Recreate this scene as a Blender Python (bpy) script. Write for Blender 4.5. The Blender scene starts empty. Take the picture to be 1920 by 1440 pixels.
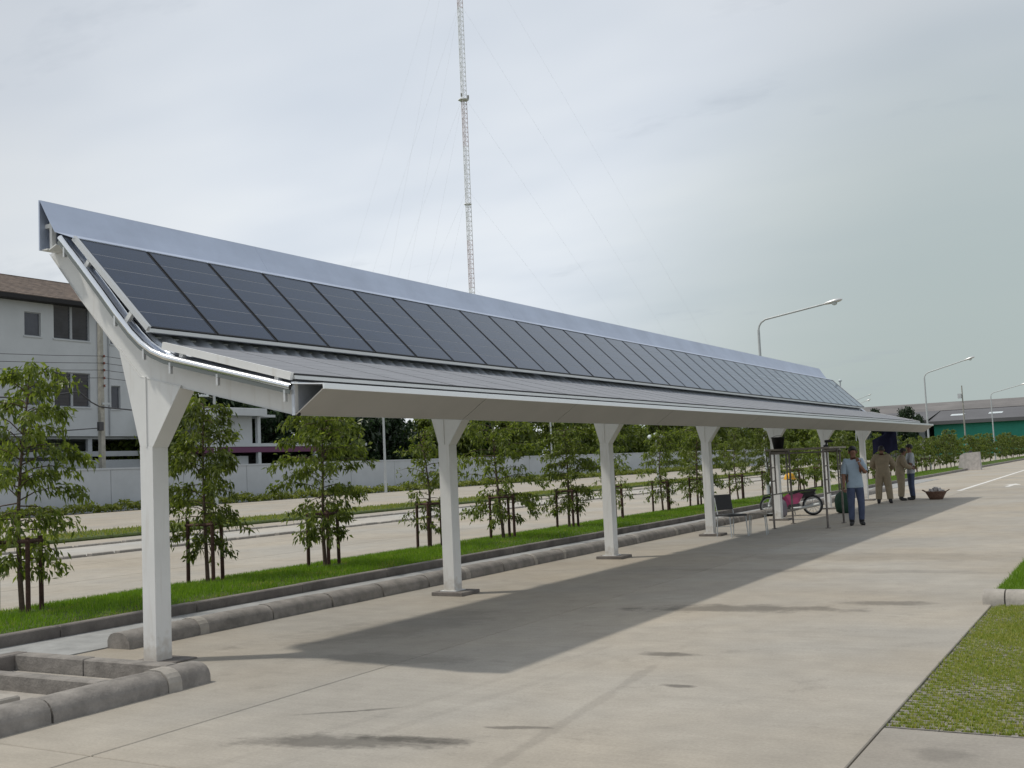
import bpy, bmesh, math, random
import numpy as np
from mathutils import Vector, Matrix

rnd = random.Random(7)
C = bpy.context.scene.collection
scn = bpy.context.scene

# ------------------------------------------------------------------ camera
CAMH = 1.65
F, YAW, PITCH, ROLL = 2050.675, 0.518620, 0.0746972, -0.0441247
cy, sy = math.cos(YAW), math.sin(YAW); cp, sp = math.cos(PITCH), math.sin(PITCH)
fv = Vector((-sy*cp, cy*cp, sp)); rv = Vector((cy, sy, 0)); uv = rv.cross(fv)
cr, sr = math.cos(ROLL), math.sin(ROLL)
r2 = rv*cr + uv*sr; u2 = -sr*rv + cr*uv
cam_d = bpy.data.cameras.new('camera'); cam = bpy.data.objects.new('camera', cam_d); C.objects.link(cam)
M = Matrix((( r2.x, u2.x, -fv.x, 0), (r2.y, u2.y, -fv.y, 0), (r2.z, u2.z, -fv.z, CAMH), (0, 0, 0, 1)))
cam.matrix_world = M
cam_d.sensor_width = 36; cam_d.sensor_fit = 'HORIZONTAL'; cam_d.lens = F/1920*36
cam_d.clip_start = 0.1; cam_d.clip_end = 6000
scn.camera = cam

# ------------------------------------------------------------------ world, sun
SUN_TRAVEL = Vector((0.51, 0.28, -1.0))
el = math.atan2(1.0, math.hypot(0.51, 0.28)); rot = math.atan2(-0.51, -0.28)
w = bpy.data.worlds.new('World'); scn.world = w; w.use_nodes = True
nt = w.node_tree; nt.nodes.clear()
def N(t, nt, **kw):
    n = nt.nodes.new(t)
    for k, v in kw.items(): setattr(n, k, v)
    return n
out = N('ShaderNodeOutputWorld', nt)
sky = N('ShaderNodeTexSky', nt); sky.sky_type = 'NISHITA'; sky.sun_disc = False
sky.sun_elevation = el; sky.sun_rotation = rot; sky.air_density = 1.3; sky.dust_density = 2.5
bg1 = N('ShaderNodeBackground', nt); bg1.inputs[1].default_value = 0.11
nt.links.new(sky.outputs[0], bg1.inputs[0])
tc = N('ShaderNodeTexCoord', nt)
sep = N('ShaderNodeSeparateXYZ', nt); nt.links.new(tc.outputs['Generated'], sep.inputs[0])
# project the view direction on a cloud layer: (x,y)/(z+0.18)
ad = N('ShaderNodeMath', nt, operation='ADD'); ad.inputs[1].default_value = 0.16
ab = N('ShaderNodeMath', nt, operation='ABSOLUTE'); nt.links.new(sep.outputs[2], ab.inputs[0]); nt.links.new(ab.outputs[0], ad.inputs[0])
dx = N('ShaderNodeMath', nt, operation='DIVIDE'); nt.links.new(sep.outputs[0], dx.inputs[0]); nt.links.new(ad.outputs[0], dx.inputs[1])
dy = N('ShaderNodeMath', nt, operation='DIVIDE'); nt.links.new(sep.outputs[1], dy.inputs[0]); nt.links.new(ad.outputs[0], dy.inputs[1])
cmb = N('ShaderNodeCombineXYZ', nt); nt.links.new(dx.outputs[0], cmb.inputs[0]); nt.links.new(dy.outputs[0], cmb.inputs[1])
n1 = N('ShaderNodeTexNoise', nt); n1.inputs['Scale'].default_value = 0.55; n1.inputs['Detail'].default_value = 4; n1.inputs['Roughness'].default_value = 0.5
mp = N('ShaderNodeMapping', nt); mp.inputs['Scale'].default_value = (1.0, 1.7, 1); mp.inputs['Rotation'].default_value = (0, 0, 0.5); mp.inputs['Location'].default_value = (3.1, 1.7, 0)
nt.links.new(cmb.outputs[0], mp.inputs[0]); nt.links.new(mp.outputs[0], n1.inputs[0])
rmp = N('ShaderNodeValToRGB', nt)
cr_ = rmp.color_ramp; cr_.elements[0].position = 0.30; cr_.elements[0].color = (0.53, 0.585, 0.66, 1)
cr_.elements[1].position = 0.66; cr_.elements[1].color = (0.775, 0.80, 0.815, 1)
e = cr_.elements.new(0.48); e.color = (0.665, 0.705, 0.755, 1)
nt.links.new(n1.outputs[0], rmp.inputs[0])
# the overcast is thinner and brighter low down, evenly all round
mrz = N('ShaderNodeMapRange', nt); mrz.inputs[1].default_value = .12; mrz.inputs[2].default_value = .46; mrz.inputs[3].default_value = 1.10; mrz.inputs[4].default_value = .96
nt.links.new(ab.outputs[0], mrz.inputs[0])
dotb = N('ShaderNodeVectorMath', nt, operation='DOT_PRODUCT'); dotb.inputs[1].default_value = (-0.5082, 0.8131, 0.2837)
nt.links.new(tc.outputs['Generated'], dotb.inputs[0])
mrq = N('ShaderNodeMapRange', nt); mrq.inputs[1].default_value = .915; mrq.inputs[2].default_value = 1.0; mrq.inputs[3].default_value = 1.0; mrq.inputs[4].default_value = 1.20; mrq.interpolation_type = 'SMOOTHSTEP'
nt.links.new(dotb.outputs['Value'], mrq.inputs[0])
mrb = N('ShaderNodeMath', nt, operation='MULTIPLY'); nt.links.new(mrz.outputs[0], mrb.inputs[0]); nt.links.new(mrq.outputs[0], mrb.inputs[1])
mzc = N('ShaderNodeCombineXYZ', nt)
for i_ in range(3): nt.links.new(mrb.outputs[0], mzc.inputs[i_])
mzm = N('ShaderNodeMixRGB', nt, blend_type='MULTIPLY'); mzm.inputs[0].default_value = 1
nt.links.new(rmp.outputs[0], mzm.inputs[1]); nt.links.new(mzc.outputs[0], mzm.inputs[2])
# greyer towards the north-east horizon, as a far rain veil
dotv = N('ShaderNodeVectorMath', nt, operation='DOT_PRODUCT'); dotv.inputs[1].default_value = (-0.0743, 0.9968, -0.0306)
nt.links.new(tc.outputs['Generated'], dotv.inputs[0])
mr = N('ShaderNodeMapRange', nt); mr.inputs[1].default_value = 0.89; mr.inputs[2].default_value = 1.0; mr.inputs[3].default_value = 0.0; mr.inputs[4].default_value = 0.97; mr.interpolation_type = 'SMOOTHSTEP'
nt.links.new(dotv.outputs['Value'], mr.inputs[0])
mixv = N('ShaderNodeMixRGB', nt); mixv.inputs[2].default_value = (0.45, 0.525, 0.52, 1)
nt.links.new(mr.outputs[0], mixv.inputs[0]); nt.links.new(mzm.outputs[0], mixv.inputs[1])
# small dark scud
n2 = N('ShaderNodeTexNoise', nt); n2.inputs['Scale'].default_value = 2.3; n2.inputs['Detail'].default_value = 6; n2.inputs['Roughness'].default_value = 0.6
mp2 = N('ShaderNodeMapping', nt); mp2.inputs['Scale'].default_value = (0.6, 1.2, 1); mp2.inputs['Rotation'].default_value = (0, 0, -0.5); mp2.inputs['Location'].default_value = (0.4, 0.9, 0)
nt.links.new(cmb.outputs[0], mp2.inputs[0]); nt.links.new(mp2.outputs[0], n2.inputs[0])
mr2 = N('ShaderNodeMapRange', nt); mr2.inputs[1].default_value = 0.60; mr2.inputs[2].default_value = 0.78; mr2.inputs[3].default_value = 0; mr2.inputs[4].default_value = 0.45
nt.links.new(n2.outputs[0], mr2.inputs[0])
mix3 = N('ShaderNodeMixRGB', nt); mix3.inputs[2].default_value = (0.40, 0.45, 0.52, 1)
nt.links.new(mr2.outputs[0], mix3.inputs[0]); nt.links.new(mixv.outputs[0], mix3.inputs[1])
bg2 = N('ShaderNodeBackground', nt); bg2.inputs[1].default_value = 0.95
nt.links.new(mix3.outputs[0], bg2.inputs[0])
ms = N('ShaderNodeMixShader', nt); ms.inputs[0].default_value = 0.9
nt.links.new(bg1.outputs[0], ms.inputs[1]); nt.links.new(bg2.outputs[0], ms.inputs[2]); nt.links.new(ms.outputs[0], out.inputs[0])

sd = bpy.data.lights.new('sun', 'SUN'); sd.energy = 2.38; sd.angle = math.radians(2.0); sd.color = (1.0, 0.94, 0.84)
so = bpy.data.objects.new('sun', sd); C.objects.link(so); so.location = (-20, -20, 40)
so.rotation_euler = SUN_TRAVEL.to_track_quat('-Z', 'Y').to_euler()
scn.view_settings.view_transform = 'Standard'; scn.view_settings.look = 'None'
scn.view_settings.exposure = 0.0; scn.view_settings.gamma = 1.0; scn.view_settings.use_curve_mapping = False

# ------------------------------------------------------------------ helpers
def tag(o, label=None, cat=None, group=None, kind=None):
    if label: o['label'] = label
    if cat: o['category'] = cat
    if group: o['group'] = group
    if kind: o['kind'] = kind
    return o
def empty(name, loc, rz=0, label=None, cat=None, group=None, kind=None):
    o = bpy.data.objects.new(name, None); C.objects.link(o); o.location = loc; o.rotation_euler = (0, 0, rz)
    o.empty_display_size = .1
    return tag(o, label, cat, group, kind)
def link(name, me, parent=None, loc=None, rz=None):
    o = bpy.data.objects.new(name, me); C.objects.link(o)
    if parent: o.parent = parent
    if loc: o.location = loc
    if rz is not None: o.rotation_euler = (0, 0, rz)
    return o
def copy_tree(o, parent=None):
    c = o.copy(); C.objects.link(c); c.parent = parent
    for ch in [x for x in KIDS.get(o.name, [])]: pass
    for ch in list(o.children): copy_tree(ch, c)
    return c
KIDS = {}
class MB:
    def __init__(s): s.v = []; s.f = []; s.mi = []; s.sm = []; s.cur = 0
    def mat(s, i): s.cur = i; return s
    def add(s, vs, fs, smooth=False):
        b = len(s.v); s.v += [tuple(v) for v in vs]
        for f in fs: s.f.append(tuple(b+i for i in f)); s.mi.append(s.cur); s.sm.append(smooth)
        return s
    def box(s, c, d, rz=0, mtx=None):
        x, y, z = d[0]/2, d[1]/2, d[2]/2
        vs = [Vector((a*x, b*y, e*z)) for a in (-1, 1) for b in (-1, 1) for e in (-1, 1)]
        if mtx is not None: vs = [mtx @ v for v in vs]
        if rz: R = Matrix.Rotation(rz, 3, 'Z'); vs = [R @ v for v in vs]
        vs = [v+Vector(c) for v in vs]
        return s.add(vs, [(0, 1, 3, 2), (4, 6, 7, 5), (0, 4, 5, 1), (2, 3, 7, 6), (0, 2, 6, 4), (1, 5, 7, 3)])
    def b2(s, lo, hi):
        return s.box([(a+b)/2 for a, b in zip(lo, hi)], [b-a for a, b in zip(lo, hi)])
    def rbox(s, lo, hi, r=.01):
        # box with chamfered top edges
        x0, y0, z0 = lo; x1, y1, z1 = hi
        vs = [(x0, y0, z0), (x1, y0, z0), (x1, y1, z0), (x0, y1, z0), (x0, y0, z1-r), (x1, y0, z1-r), (x1, y1, z1-r), (x0, y1, z1-r),
              (x0+r, y0+r, z1), (x1-r, y0+r, z1), (x1-r, y1-r, z1), (x0+r, y1-r, z1)]
        fs = [(3, 2, 1, 0)] + [(i, (i+1) % 4, (i+1) % 4+4, i+4) for i in range(4)] + [(i+4, (i+1) % 4+4, (i+1) % 4+8, i+8) for i in range(4)] + [(8, 9, 10, 11)]
        return s.add(vs, fs)
    def prism_xz(s, poly, y0, y1, smooth=False):
        n = len(poly)
        vs = [(x, y0, z) for x, z in poly] + [(x, y1, z) for x, z in poly]
        s.add(vs, [(i, (i+1) % n, n+(i+1) % n, n+i) for i in range(n)], smooth)
        s.add(vs, [tuple(range(n))[::-1], tuple(range(n, 2*n))])
        return s
    def strip_xz(s, prof, y0, y1, th=0, smooth=False):
        # sheet from an open profile, with thickness th downwards (normal)
        n = len(prof)
        if th:
            low = []
            for i in range(n):
                a = Vector(prof[max(i-1, 0)]); b = Vector(prof[min(i+1, n-1)]); d = (b-a).normalized()
                low.append((prof[i][0]+(-d.y if False else d.y)*th*1.0, prof[i][1]-d.x*th))
            poly = list(prof)+low[::-1]
            return s.prism_xz(poly, y0, y1)
        vs = [(x, y0, z) for x, z in prof]+[(x, y1, z) for x, z in prof]
        return s.add(vs, [(i, i+1, n+i+1, n+i) for i in range(n-1)], smooth)
    def tube(s, pts, r, n=8, cap=True, smooth=True):
        pts = [Vector(p) for p in pts]; m = len(pts)
        rs = r if isinstance(r, (list, tuple)) else [r]*m
        vs = []; t0 = None
        up = Vector((0, 0, 1))
        for i, p in enumerate(pts):
            t = (pts[min(i+1, m-1)]-pts[max(i-1, 0)]).normalized()
            a = up if abs(t.z) < .95 else Vector((1, 0, 0))
            if i == 0: x = t.cross(a).normalized()
            else:
                x = (x - t*x.dot(t))
                x = x.normalized() if x.length > 1e-6 else t.cross(a).normalized()
            y = t.cross(x)
            for k in range(n):
                an = 2*math.pi*k/n; vs.append(p+(x*math.cos(an)+y*math.sin(an))*rs[i])
        fs = [(i*n+k, i*n+(k+1) % n, (i+1)*n+(k+1) % n, (i+1)*n+k) for i in range(m-1) for k in range(n)]
        s.add(vs, fs, smooth)
        if cap: s.add(vs, [tuple(range(n))[::-1], tuple(range((m-1)*n, m*n))])
        return s
    def lathe(s, prof, c=(0, 0, 0), n=16, axis='Z', smooth=True):
        vs = []
        for r, h in prof:
            for k in range(n):
                a = 2*math.pi*k/n
                v = (r*math.cos(a), r*math.sin(a), h)
                if axis == 'Y': v = (v[0], v[2], v[1])
                if axis == 'X': v = (v[2], v[0], v[1])
                vs.append((v[0]+c[0], v[1]+c[1], v[2]+c[2]))
        m = len(prof)
        return s.add(vs, [(i*n+k, i*n+(k+1) % n, (i+1)*n+(k+1) % n, (i+1)*n+k) for i in range(m-1) for k in range(n)], smooth)
    def mesh(s, name, mats):
        me = bpy.data.meshes.new(name); me.from_pydata(s.v, [], s.f)
        for m in (mats if isinstance(mats, (list, tuple)) else [mats]): me.materials.append(m)
        me.polygons.foreach_set('material_index', s.mi); me.polygons.foreach_set('use_smooth', s.sm)
        bm = bmesh.new(); bm.from_mesh(me); bmesh.ops.recalc_face_normals(bm, faces=bm.faces); bm.to_mesh(me); bm.free()
        me.update(); return me
    def build(s, name, mats, parent=None, **kw):
        return link(name, s.mesh(name, mats), parent, **kw)

# ------------------------------------------------------------------ materials
def mat(name, col, rough=.8, metal=0, noise=0, nscale=4, bump=0, bscale=30, spec=None, col2=None, coat=0, coords='Object', stretch=None):
    m = bpy.data.materials.new(name); m.use_nodes = True; nt = m.node_tree
    b = nt.nodes['Principled BSDF']; b.inputs['Roughness'].default_value = rough; b.inputs['Metallic'].default_value = metal
    b.inputs['Base Color'].default_value = (*col, 1)
    if spec is not None: b.inputs['Specular IOR Level'].default_value = spec
    if coat: b.inputs['Coat Weight'].default_value = coat; b.inputs['Coat Roughness'].default_value = .05
    if noise or bump:
        tc = N('ShaderNodeTexCoord', nt); src = tc.outputs['Object']
        if coords == 'World': g = N('ShaderNodeNewGeometry', nt); src = g.outputs['Position']
        if stretch:
            mpn = N('ShaderNodeMapping', nt); mpn.inputs['Scale'].default_value = stretch; nt.links.new(src, mpn.inputs[0]); src = mpn.outputs[0]
    if noise:
        n = N('ShaderNodeTexNoise', nt); n.inputs['Scale'].default_value = nscale; n.inputs['Detail'].default_value = 8; n.inputs['Roughness'].default_value = .65
        nt.links.new(src, n.inputs[0])
        mr = N('ShaderNodeMapRange', nt); mr.inputs[1].default_value = .3; mr.inputs[2].default_value = .7
        nt.links.new(n.outputs[0], mr.inputs[0])
        mx = N('ShaderNodeMixRGB', nt); c2 = col2 or tuple(c*(1-noise) for c in col)
        mx.inputs[1].default_value = (*c2, 1); mx.inputs[2].default_value = (*(tuple(min(1, c*(1+noise*.4)) for c in col)), 1)
        nt.links.new(mr.outputs[0], mx.inputs[0]); nt.links.new(mx.outputs[0], b.inputs['Base Color'])
    if bump:
        n = N('ShaderNodeTexNoise', nt); n.inputs['Scale'].default_value = bscale; n.inputs['Detail'].default_value = 6
        nt.links.new(src, n.inputs[0])
        bp = N('ShaderNodeBump', nt); bp.inputs['Strength'].default_value = bump; bp.inputs['Distance'].default_value = .01
        nt.links.new(n.outputs[0], bp.inputs['Height']); nt.links.new(bp.outputs[0], b.inputs['Normal'])
    return m
def leafmat(name, c1, c2, trans=.35, rough=.45):
    m = bpy.data.materials.new(name); m.use_nodes = True; nt = m.node_tree; b = nt.nodes['Principled BSDF']
    g = N('ShaderNodeNewGeometry', nt); r = N('ShaderNodeValToRGB', nt)
    r.color_ramp.elements[0].color = (*c1, 1); r.color_ramp.elements[1].color = (*c2, 1)
    nt.links.new(g.outputs['Random Per Island'], r.inputs[0])
    oi = N('ShaderNodeObjectInfo', nt); hs = N('ShaderNodeHueSaturation', nt)
    mr = N('ShaderNodeMapRange', nt); mr.inputs[3].default_value = .8; mr.inputs[4].default_value = 1.2
    nt.links.new(oi.outputs['Random'], mr.inputs[0]); nt.links.new(mr.outputs[0], hs.inputs['Value'])
    nt.links.new(r.outputs[0], hs.inputs['Color'])
    nt.links.new(hs.outputs[0], b.inputs['Base Color']); b.inputs['Roughness'].default_value = rough
    tr = N('ShaderNodeBsdfTranslucent', nt)
    hs2 = N('ShaderNodeHueSaturation', nt); hs2.inputs['Value'].default_value = 1.8; hs2.inputs['Saturation'].default_value = 1.05
    nt.links.new(hs.outputs[0], hs2.inputs['Color']); nt.links.new(hs2.outputs[0], tr.inputs[0])
    mx = N('ShaderNodeMixShader', nt); mx.inputs[0].default_value = trans
    nt.links.new(b.outputs[0], mx.inputs[1]); nt.links.new(tr.outputs[0], mx.inputs[2])
    nt.links.new(mx.outputs[0], nt.nodes['Material Output'].inputs[0])
    return m

def concrete_ground(name, base, stains=()):
    """brushed concrete: broad tone patches, cross brushing, pits, plus stains (x,y,rx,ry,ang,strength) in world metres"""
    m = bpy.data.materials.new(name); m.use_nodes = True; nt = m.node_tree; b = nt.nodes['Principled BSDF']
    b.inputs['Roughness'].default_value = .85; b.inputs['Specular IOR Level'].default_value = .3
    g = N('ShaderNodeNewGeometry', nt); pos = g.outputs['Position']
    def noise(scale, detail=6, st=None, rough=.6):
        src = pos
        if st: mpn = N('ShaderNodeMapping', nt); mpn.inputs['Scale'].default_value = st; nt.links.new(pos, mpn.inputs[0]); src = mpn.outputs[0]
        n = N('ShaderNodeTexNoise', nt); n.inputs['Scale'].default_value = scale; n.inputs['Detail'].default_value = detail; n.inputs['Roughness'].default_value = rough
        nt.links.new(src, n.inputs[0]); return n.outputs[0]
    def rng(s, a, b_, c, d):
        q = N('ShaderNodeMapRange', nt); q.inputs[1].default_value = a; q.inputs[2].default_value = b_; q.inputs[3].default_value = c; q.inputs[4].default_value = d
        nt.links.new(s, q.inputs[0]); return q.outputs[0]
    def mth(op, a, b_):
        q = N('ShaderNodeMath', nt, operation=op)
        for i, v in enumerate((a, b_)):
            if isinstance(v, (int, float)): q.inputs[i].default_value = v
            else: nt.links.new(v, q.inputs[i])
        return q.outputs[0]
    v = rng(noise(.35, 5), .3, .7, .86, 1.09)
    v = mth('MULTIPLY', v, rng(noise(3.0, 8), .3, .7, .90, 1.06))
    v = mth('MULTIPLY', v, rng(noise(1.2, 5, (1.0, 14, 1)), .3, .7, .955, 1.035))   # brushed across the lane
    v = mth('MULTIPLY', v, rng(noise(45, 5, None, .75), .25, .75, .84, 1.13))
    oi = N('ShaderNodeObjectInfo', nt)
    v = mth('MULTIPLY', v, rng(oi.outputs['Random'], 0, 1, .96, 1.03))
    # grime spots
    gs = rng(noise(1.7, 7, None, .75), .58, .74, 1.0, .76); v = mth('MULTIPLY', v, gs)
    sx = N('ShaderNodeSeparateXYZ', nt); nt.links.new(pos, sx.inputs[0])
    wob = noise(2.2, 6, None, .7); wob2 = noise(3.0, 4, (.7, 4, 1), .7)
    for (x, y, rx, ry, ang, stg) in stains:
        ca, sa = math.cos(ang), math.sin(ang)
        X = mth('SUBTRACT', sx.outputs[0], x); Y = mth('SUBTRACT', sx.outputs[1], y)
        U = mth('ADD', mth('MULTIPLY', X, ca/rx), mth('MULTIPLY', Y, sa/rx)); V = mth('ADD', mth('MULTIPLY', X, -sa/ry), mth('MULTIPLY', Y, ca/ry))
        d = mth('POWER', mth('ADD', mth('MULTIPLY', U, U), mth('MULTIPLY', V, V)), .5)
        d = mth('ADD', d, mth('MULTIPLY', mth('SUBTRACT', wob, .5), 2.6)); d = mth('ADD', d, mth('MULTIPLY', mth('SUBTRACT', wob2, .5), 1.0))
        v = mth('MULTIPLY', v, rng(d, .55, 1.15, 1-stg, 1.0))
    hs = N('ShaderNodeMixRGB', nt, blend_type='MULTIPLY'); hs.inputs[0].default_value = 1; hs.inputs[1].default_value = (*base, 1)
    cc = N('ShaderNodeCombineXYZ', nt)
    for i in range(3): nt.links.new(v, cc.inputs[i])
    nt.links.new(cc.outputs[0], hs.inputs[2])
    # warm / cool drift
    mx = N('ShaderNodeMixRGB', nt, blend_type='MULTIPLY'); mx.inputs[2].default_value = (1.045, .988, .91, 1)
    nt.links.new(rng(noise(.22, 3), .38, .62, 0, 1), mx.inputs[0]); nt.links.new(hs.outputs[0], mx.inputs[1])
    nt.links.new(mx.outputs[0], b.inputs['Base Color'])
    bp = N('ShaderNodeBump', nt); bp.inputs['Strength'].default_value = .25; bp.inputs['Distance'].default_value = .004
    nt.links.new(mth('ADD', noise(120, 3), mth('MULTIPLY', noise(2, 5, (2, 40, 1)), .6)), bp.inputs['Height']); nt.links.new(bp.outputs[0], b.inputs['Normal'])
    return m

STAINS = [(-4.0, 11.6, 1.265, 0.297, 0.16, 0.465), (-2.5, 12.3, 0.495, 0.216, 0.1, 0.403), (-3.6, 8.8, 0.308, 0.095, 0.1, 0.465), (-4.45, 5.4, 0.682, 0.176, 0.28, 0.512), (-4.0, 5.62, 0.44, 0.068, 0.2, 0.388), (-3.55, 6.1, 0.22, 0.041, 0.3, 0.465), (-3.05, 7.6, 0.132, 0.054, 0, 0.542), (-1.05, 6.35, 0.176, 0.189, 0, 0.341), (-7.0, 9.6, 1.43, 0.675, 1.2, 0.186), (-6.0, 7.9, 0.88, 0.27, 0.2, 0.217), (-3.4, 15.5, 3.3, 0.243, 0, 0.155), (-3.4, 17.6, 2.64, 0.675, 0, 0.155), (-4.6, 6.3, 0.055, 2.97, -0.12, 0.07), (-4.25, 6.3, 0.055, 2.97, -0.12, 0.07), (-3.3, 6.0, 0.055, 3.24, 0.1, 0.139), (-5.0, 6.05, 0.275, 0.027, 0.6, 0.388), (-4.8, 6.2, 0.22, 0.027, 0.7, 0.341)]
MT = {}
MT['slab'] = concrete_ground('concrete_paving', (.340, .320, .284), STAINS)
MT['slab2'] = concrete_ground('concrete_road', (.365, .343, .302))
MT['strip'] = concrete_ground('concrete_strip', (.30, .285, .26), [(-1.05, 6.35, .16, .14, 0, .25)])
MT['pale_pave'] = concrete_ground('pale_paving', (.40, .395, .375))
MT['joint'] = mat('joint_filler', (.05, .047, .042), .95)
MT['kerb'] = mat('kerb_concrete', (.255, .237, .217), .9, noise=.42, nscale=5, bump=.6, bscale=45, coords='World')
MT['kerb2'] = mat('kerb_dark_concrete', (.19, .172, .158), .9, noise=.5, nscale=2.2, bump=.6, bscale=45, coords='World')
MT['kerb_lt'] = mat('kerb_mortar', (.36, .335, .30), .9, noise=.25, nscale=9, bump=.5, coords='World')
MT['channel'] = mat('channel_concrete', (.33, .335, .33), .85, noise=.3, nscale=3, bump=.4, coords='World')
MT['white'] = mat('white_paint', (.74, .745, .735), .45, noise=.06, nscale=2.5, bump=.05, bscale=12)
_m = MT['white']; _nt = _m.node_tree; _b = _nt.nodes['Principled BSDF']
_g = N('ShaderNodeNewGeometry', _nt); _mp = N('ShaderNodeMapping', _nt); _mp.inputs['Scale'].default_value = (9, 9, .9); _nt.links.new(_g.outputs['Position'], _mp.inputs[0])
_n = N('ShaderNodeTexNoise', _nt); _n.inputs['Scale'].default_value = 1.6; _n.inputs['Detail'].default_value = 7; _nt.links.new(_mp.outputs[0], _n.inputs[0])
_r = N('ShaderNodeMapRange', _nt); _r.inputs[1].default_value = .56; _r.inputs[2].default_value = .80; _r.inputs[4].default_value = .45; _nt.links.new(_n.outputs[0], _r.inputs[0])
_x = N('ShaderNodeMixRGB', _nt); _x.inputs[2].default_value = (.50, .46, .40, 1); _src = _b.inputs['Base Color'].links[0].from_socket
_nt.links.new(_r.outputs[0], _x.inputs[0]); _nt.links.new(_src, _x.inputs[1])
_sz = N('ShaderNodeSeparateXYZ', _nt); _nt.links.new(_g.outputs['Position'], _sz.inputs[0])
_n2 = N('ShaderNodeTexNoise', _nt); _n2.inputs['Scale'].default_value = 14; _n2.inputs['Detail'].default_value = 6; _nt.links.new(_g.outputs['Position'], _n2.inputs[0])
_zz = N('ShaderNodeMath', _nt, operation='MULTIPLY_ADD'); _nt.links.new(_n2.outputs[0], _zz.inputs[0]); _zz.inputs[1].default_value = .5; _nt.links.new(_sz.outputs[2], _zz.inputs[2])
_r2 = N('ShaderNodeMapRange', _nt); _r2.inputs[1].default_value = .28; _r2.inputs[2].default_value = .5; _r2.inputs[3].default_value = .6; _r2.inputs[4].default_value = 0; _nt.links.new(_zz.outputs[0], _r2.inputs[0])
_x2 = N('ShaderNodeMixRGB', _nt); _x2.inputs[2].default_value = (.42, .37, .30, 1); _nt.links.new(_r2.outputs[0], _x2.inputs[0]); _nt.links.new(_x.outputs[0], _x2.inputs[1]); _nt.links.new(_x2.outputs[0], _b.inputs['Base Color'])
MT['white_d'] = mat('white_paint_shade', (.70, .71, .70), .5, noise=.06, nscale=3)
MT['galv'] = mat('galvanised_sheet', (.50, .56, .68), .48, .55, noise=.12, nscale=1.4, bump=.10, bscale=3, coords='World')
MT['galv2'] = mat('galvanised_roof', (.58, .62, .68), .42, .35, noise=.2, nscale=3)
MT['chrome'] = mat('bright_flashing', (.82, .84, .86), .16, 1.0, bump=.12, bscale=26)
MT['trim'] = mat('bright_trim', (.84, .86, .88), .3, .5)
MT['vface'] = mat('dark_reflect_flashing', (.20, .215, .205), .35, .5)  # dark colour stands in for the trim's lower half reflecting the ground
MT['alu'] = mat('aluminium', (.62, .63, .63), .4, .55)
MT['soffit'] = mat('fascia_sheet', (.40, .385, .36), .55, noise=.08, nscale=1.5, bump=.06, bscale=4, coords='World')
MT['cell'] = mat('solar_cell', (.007, .018, .048), .16, spec=.38, noise=.25, nscale=2.5, coords='World')
for k_, v_ in (('Sheen Weight', .26), ('Sheen Roughness', .35)): MT['cell'].node_tree.nodes['Principled BSDF'].inputs[k_].default_value = v_
MT['cell'].node_tree.nodes['Principled BSDF'].inputs['Sheen Tint'].default_value = (.62, .78, 1, 1)
MT['pback'] = mat('panel_backing', (.24, .25, .275), .35)
MT['pframe'] = mat('panel_frame', (.018, .019, .022), .55, spec=.3)
MT['cell2'] = mat('film_cell', (.235, .242, .262), .5, noise=.14, nscale=1.2, coords='World')
MT['dark'] = mat('dark_void', (.02, .02, .022), .9)
MT['grassb'] = mat('grass_soil', (.065, .10, .018), .95, noise=.5, nscale=6, bump=1, bscale=60, coords='World', col2=(.035, .04, .014))
MT['lawn'] = leafmat('lawn_blade', (.085, .17, .010), (.165, .265, .022), .35)
MT['lawn2'] = leafmat('dry_blade', (.12, .19, .016), (.31, .30, .075), .38)
MT['leaf'] = leafmat('sapling_leaf', (.045, .072, .009), (.18, .225, .036), .45, .42)
MT['leaf2'] = leafmat('far_leaf', (.05, .08, .010), (.17, .21, .034), .36)
MT['leafd'] = leafmat('dark_leaf', (.010, .024, .010), (.030, .058, .018), .2)
MT['hedge'] = leafmat('hedge_leaf', (.13, .17, .022), (.24, .26, .05), .3)
MT['bark'] = mat('bark', (.12, .085, .065), .95, noise=.4, nscale=14, bump=.8)
MT['stake'] = mat('stake_timber', (.085, .045, .035), .9, noise=.5, nscale=10, bump=.6)
MT['bwall'] = mat('render_white', (.50, .525, .545), .8, noise=.10, nscale=.5)
MT['bwall2'] = mat('render_grey', (.38, .40, .42), .8, noise=.12, nscale=.4)
MT['wall'] = mat('boundary_wall', (.49, .515, .54), .8, noise=.14, nscale=.35)
MT['tile'] = mat('roof_tiles', (.20, .155, .125), .9, noise=.5, nscale=1.6, bump=.8, bscale=6, col2=(.10, .08, .07))
MT['glass'] = mat('window_glass', (.055, .06, .075), .18, noise=.3, nscale=1)
MT['wframe'] = mat('window_frame', (.32, .34, .36), .5)
MT['maroon'] = mat('maroon_fascia', (.12, .03, .085), .6)
MT['steel'] = mat('pole_steel', (.46, .49, .50), .55, .25, noise=.15)
MT['conc_pole'] = mat('concrete_pole', (.36, .35, .31), .9, noise=.3)
MT['rust'] = mat('insulator_brown', (.22, .06, .035), .5)
MT['black'] = mat('black_rubber', (.018, .018, .02), .6)
MT['wire'] = mat('wire', (.05, .05, .055), .6); MT['guy'] = mat('guy_steel', (.45, .46, .47), .6)
MT['scaf'] = mat('scaffold_steel', (.20, .18, .165), .55, .6, noise=.5, nscale=8)
MT['plank'] = mat('plank', (.28, .25, .21), .9, noise=.4, nscale=6)
MT['pink'] = mat('pink_plastic', (.38, .055, .16), .35, coat=.4)
MT['yellow'] = mat('yellow_plastic', (.75, .40, .02), .4)
MT['greybag'] = mat('grey_cloth', (.19, .18, .21), .9)
MT['green_bag'] = mat('green_sack', (.012, .06, .032), .7, noise=.5, nscale=9, bump=.8, bscale=12)
MT['navy'] = mat('navy_cloth', (.012, .014, .055), .9, noise=.3)
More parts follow.
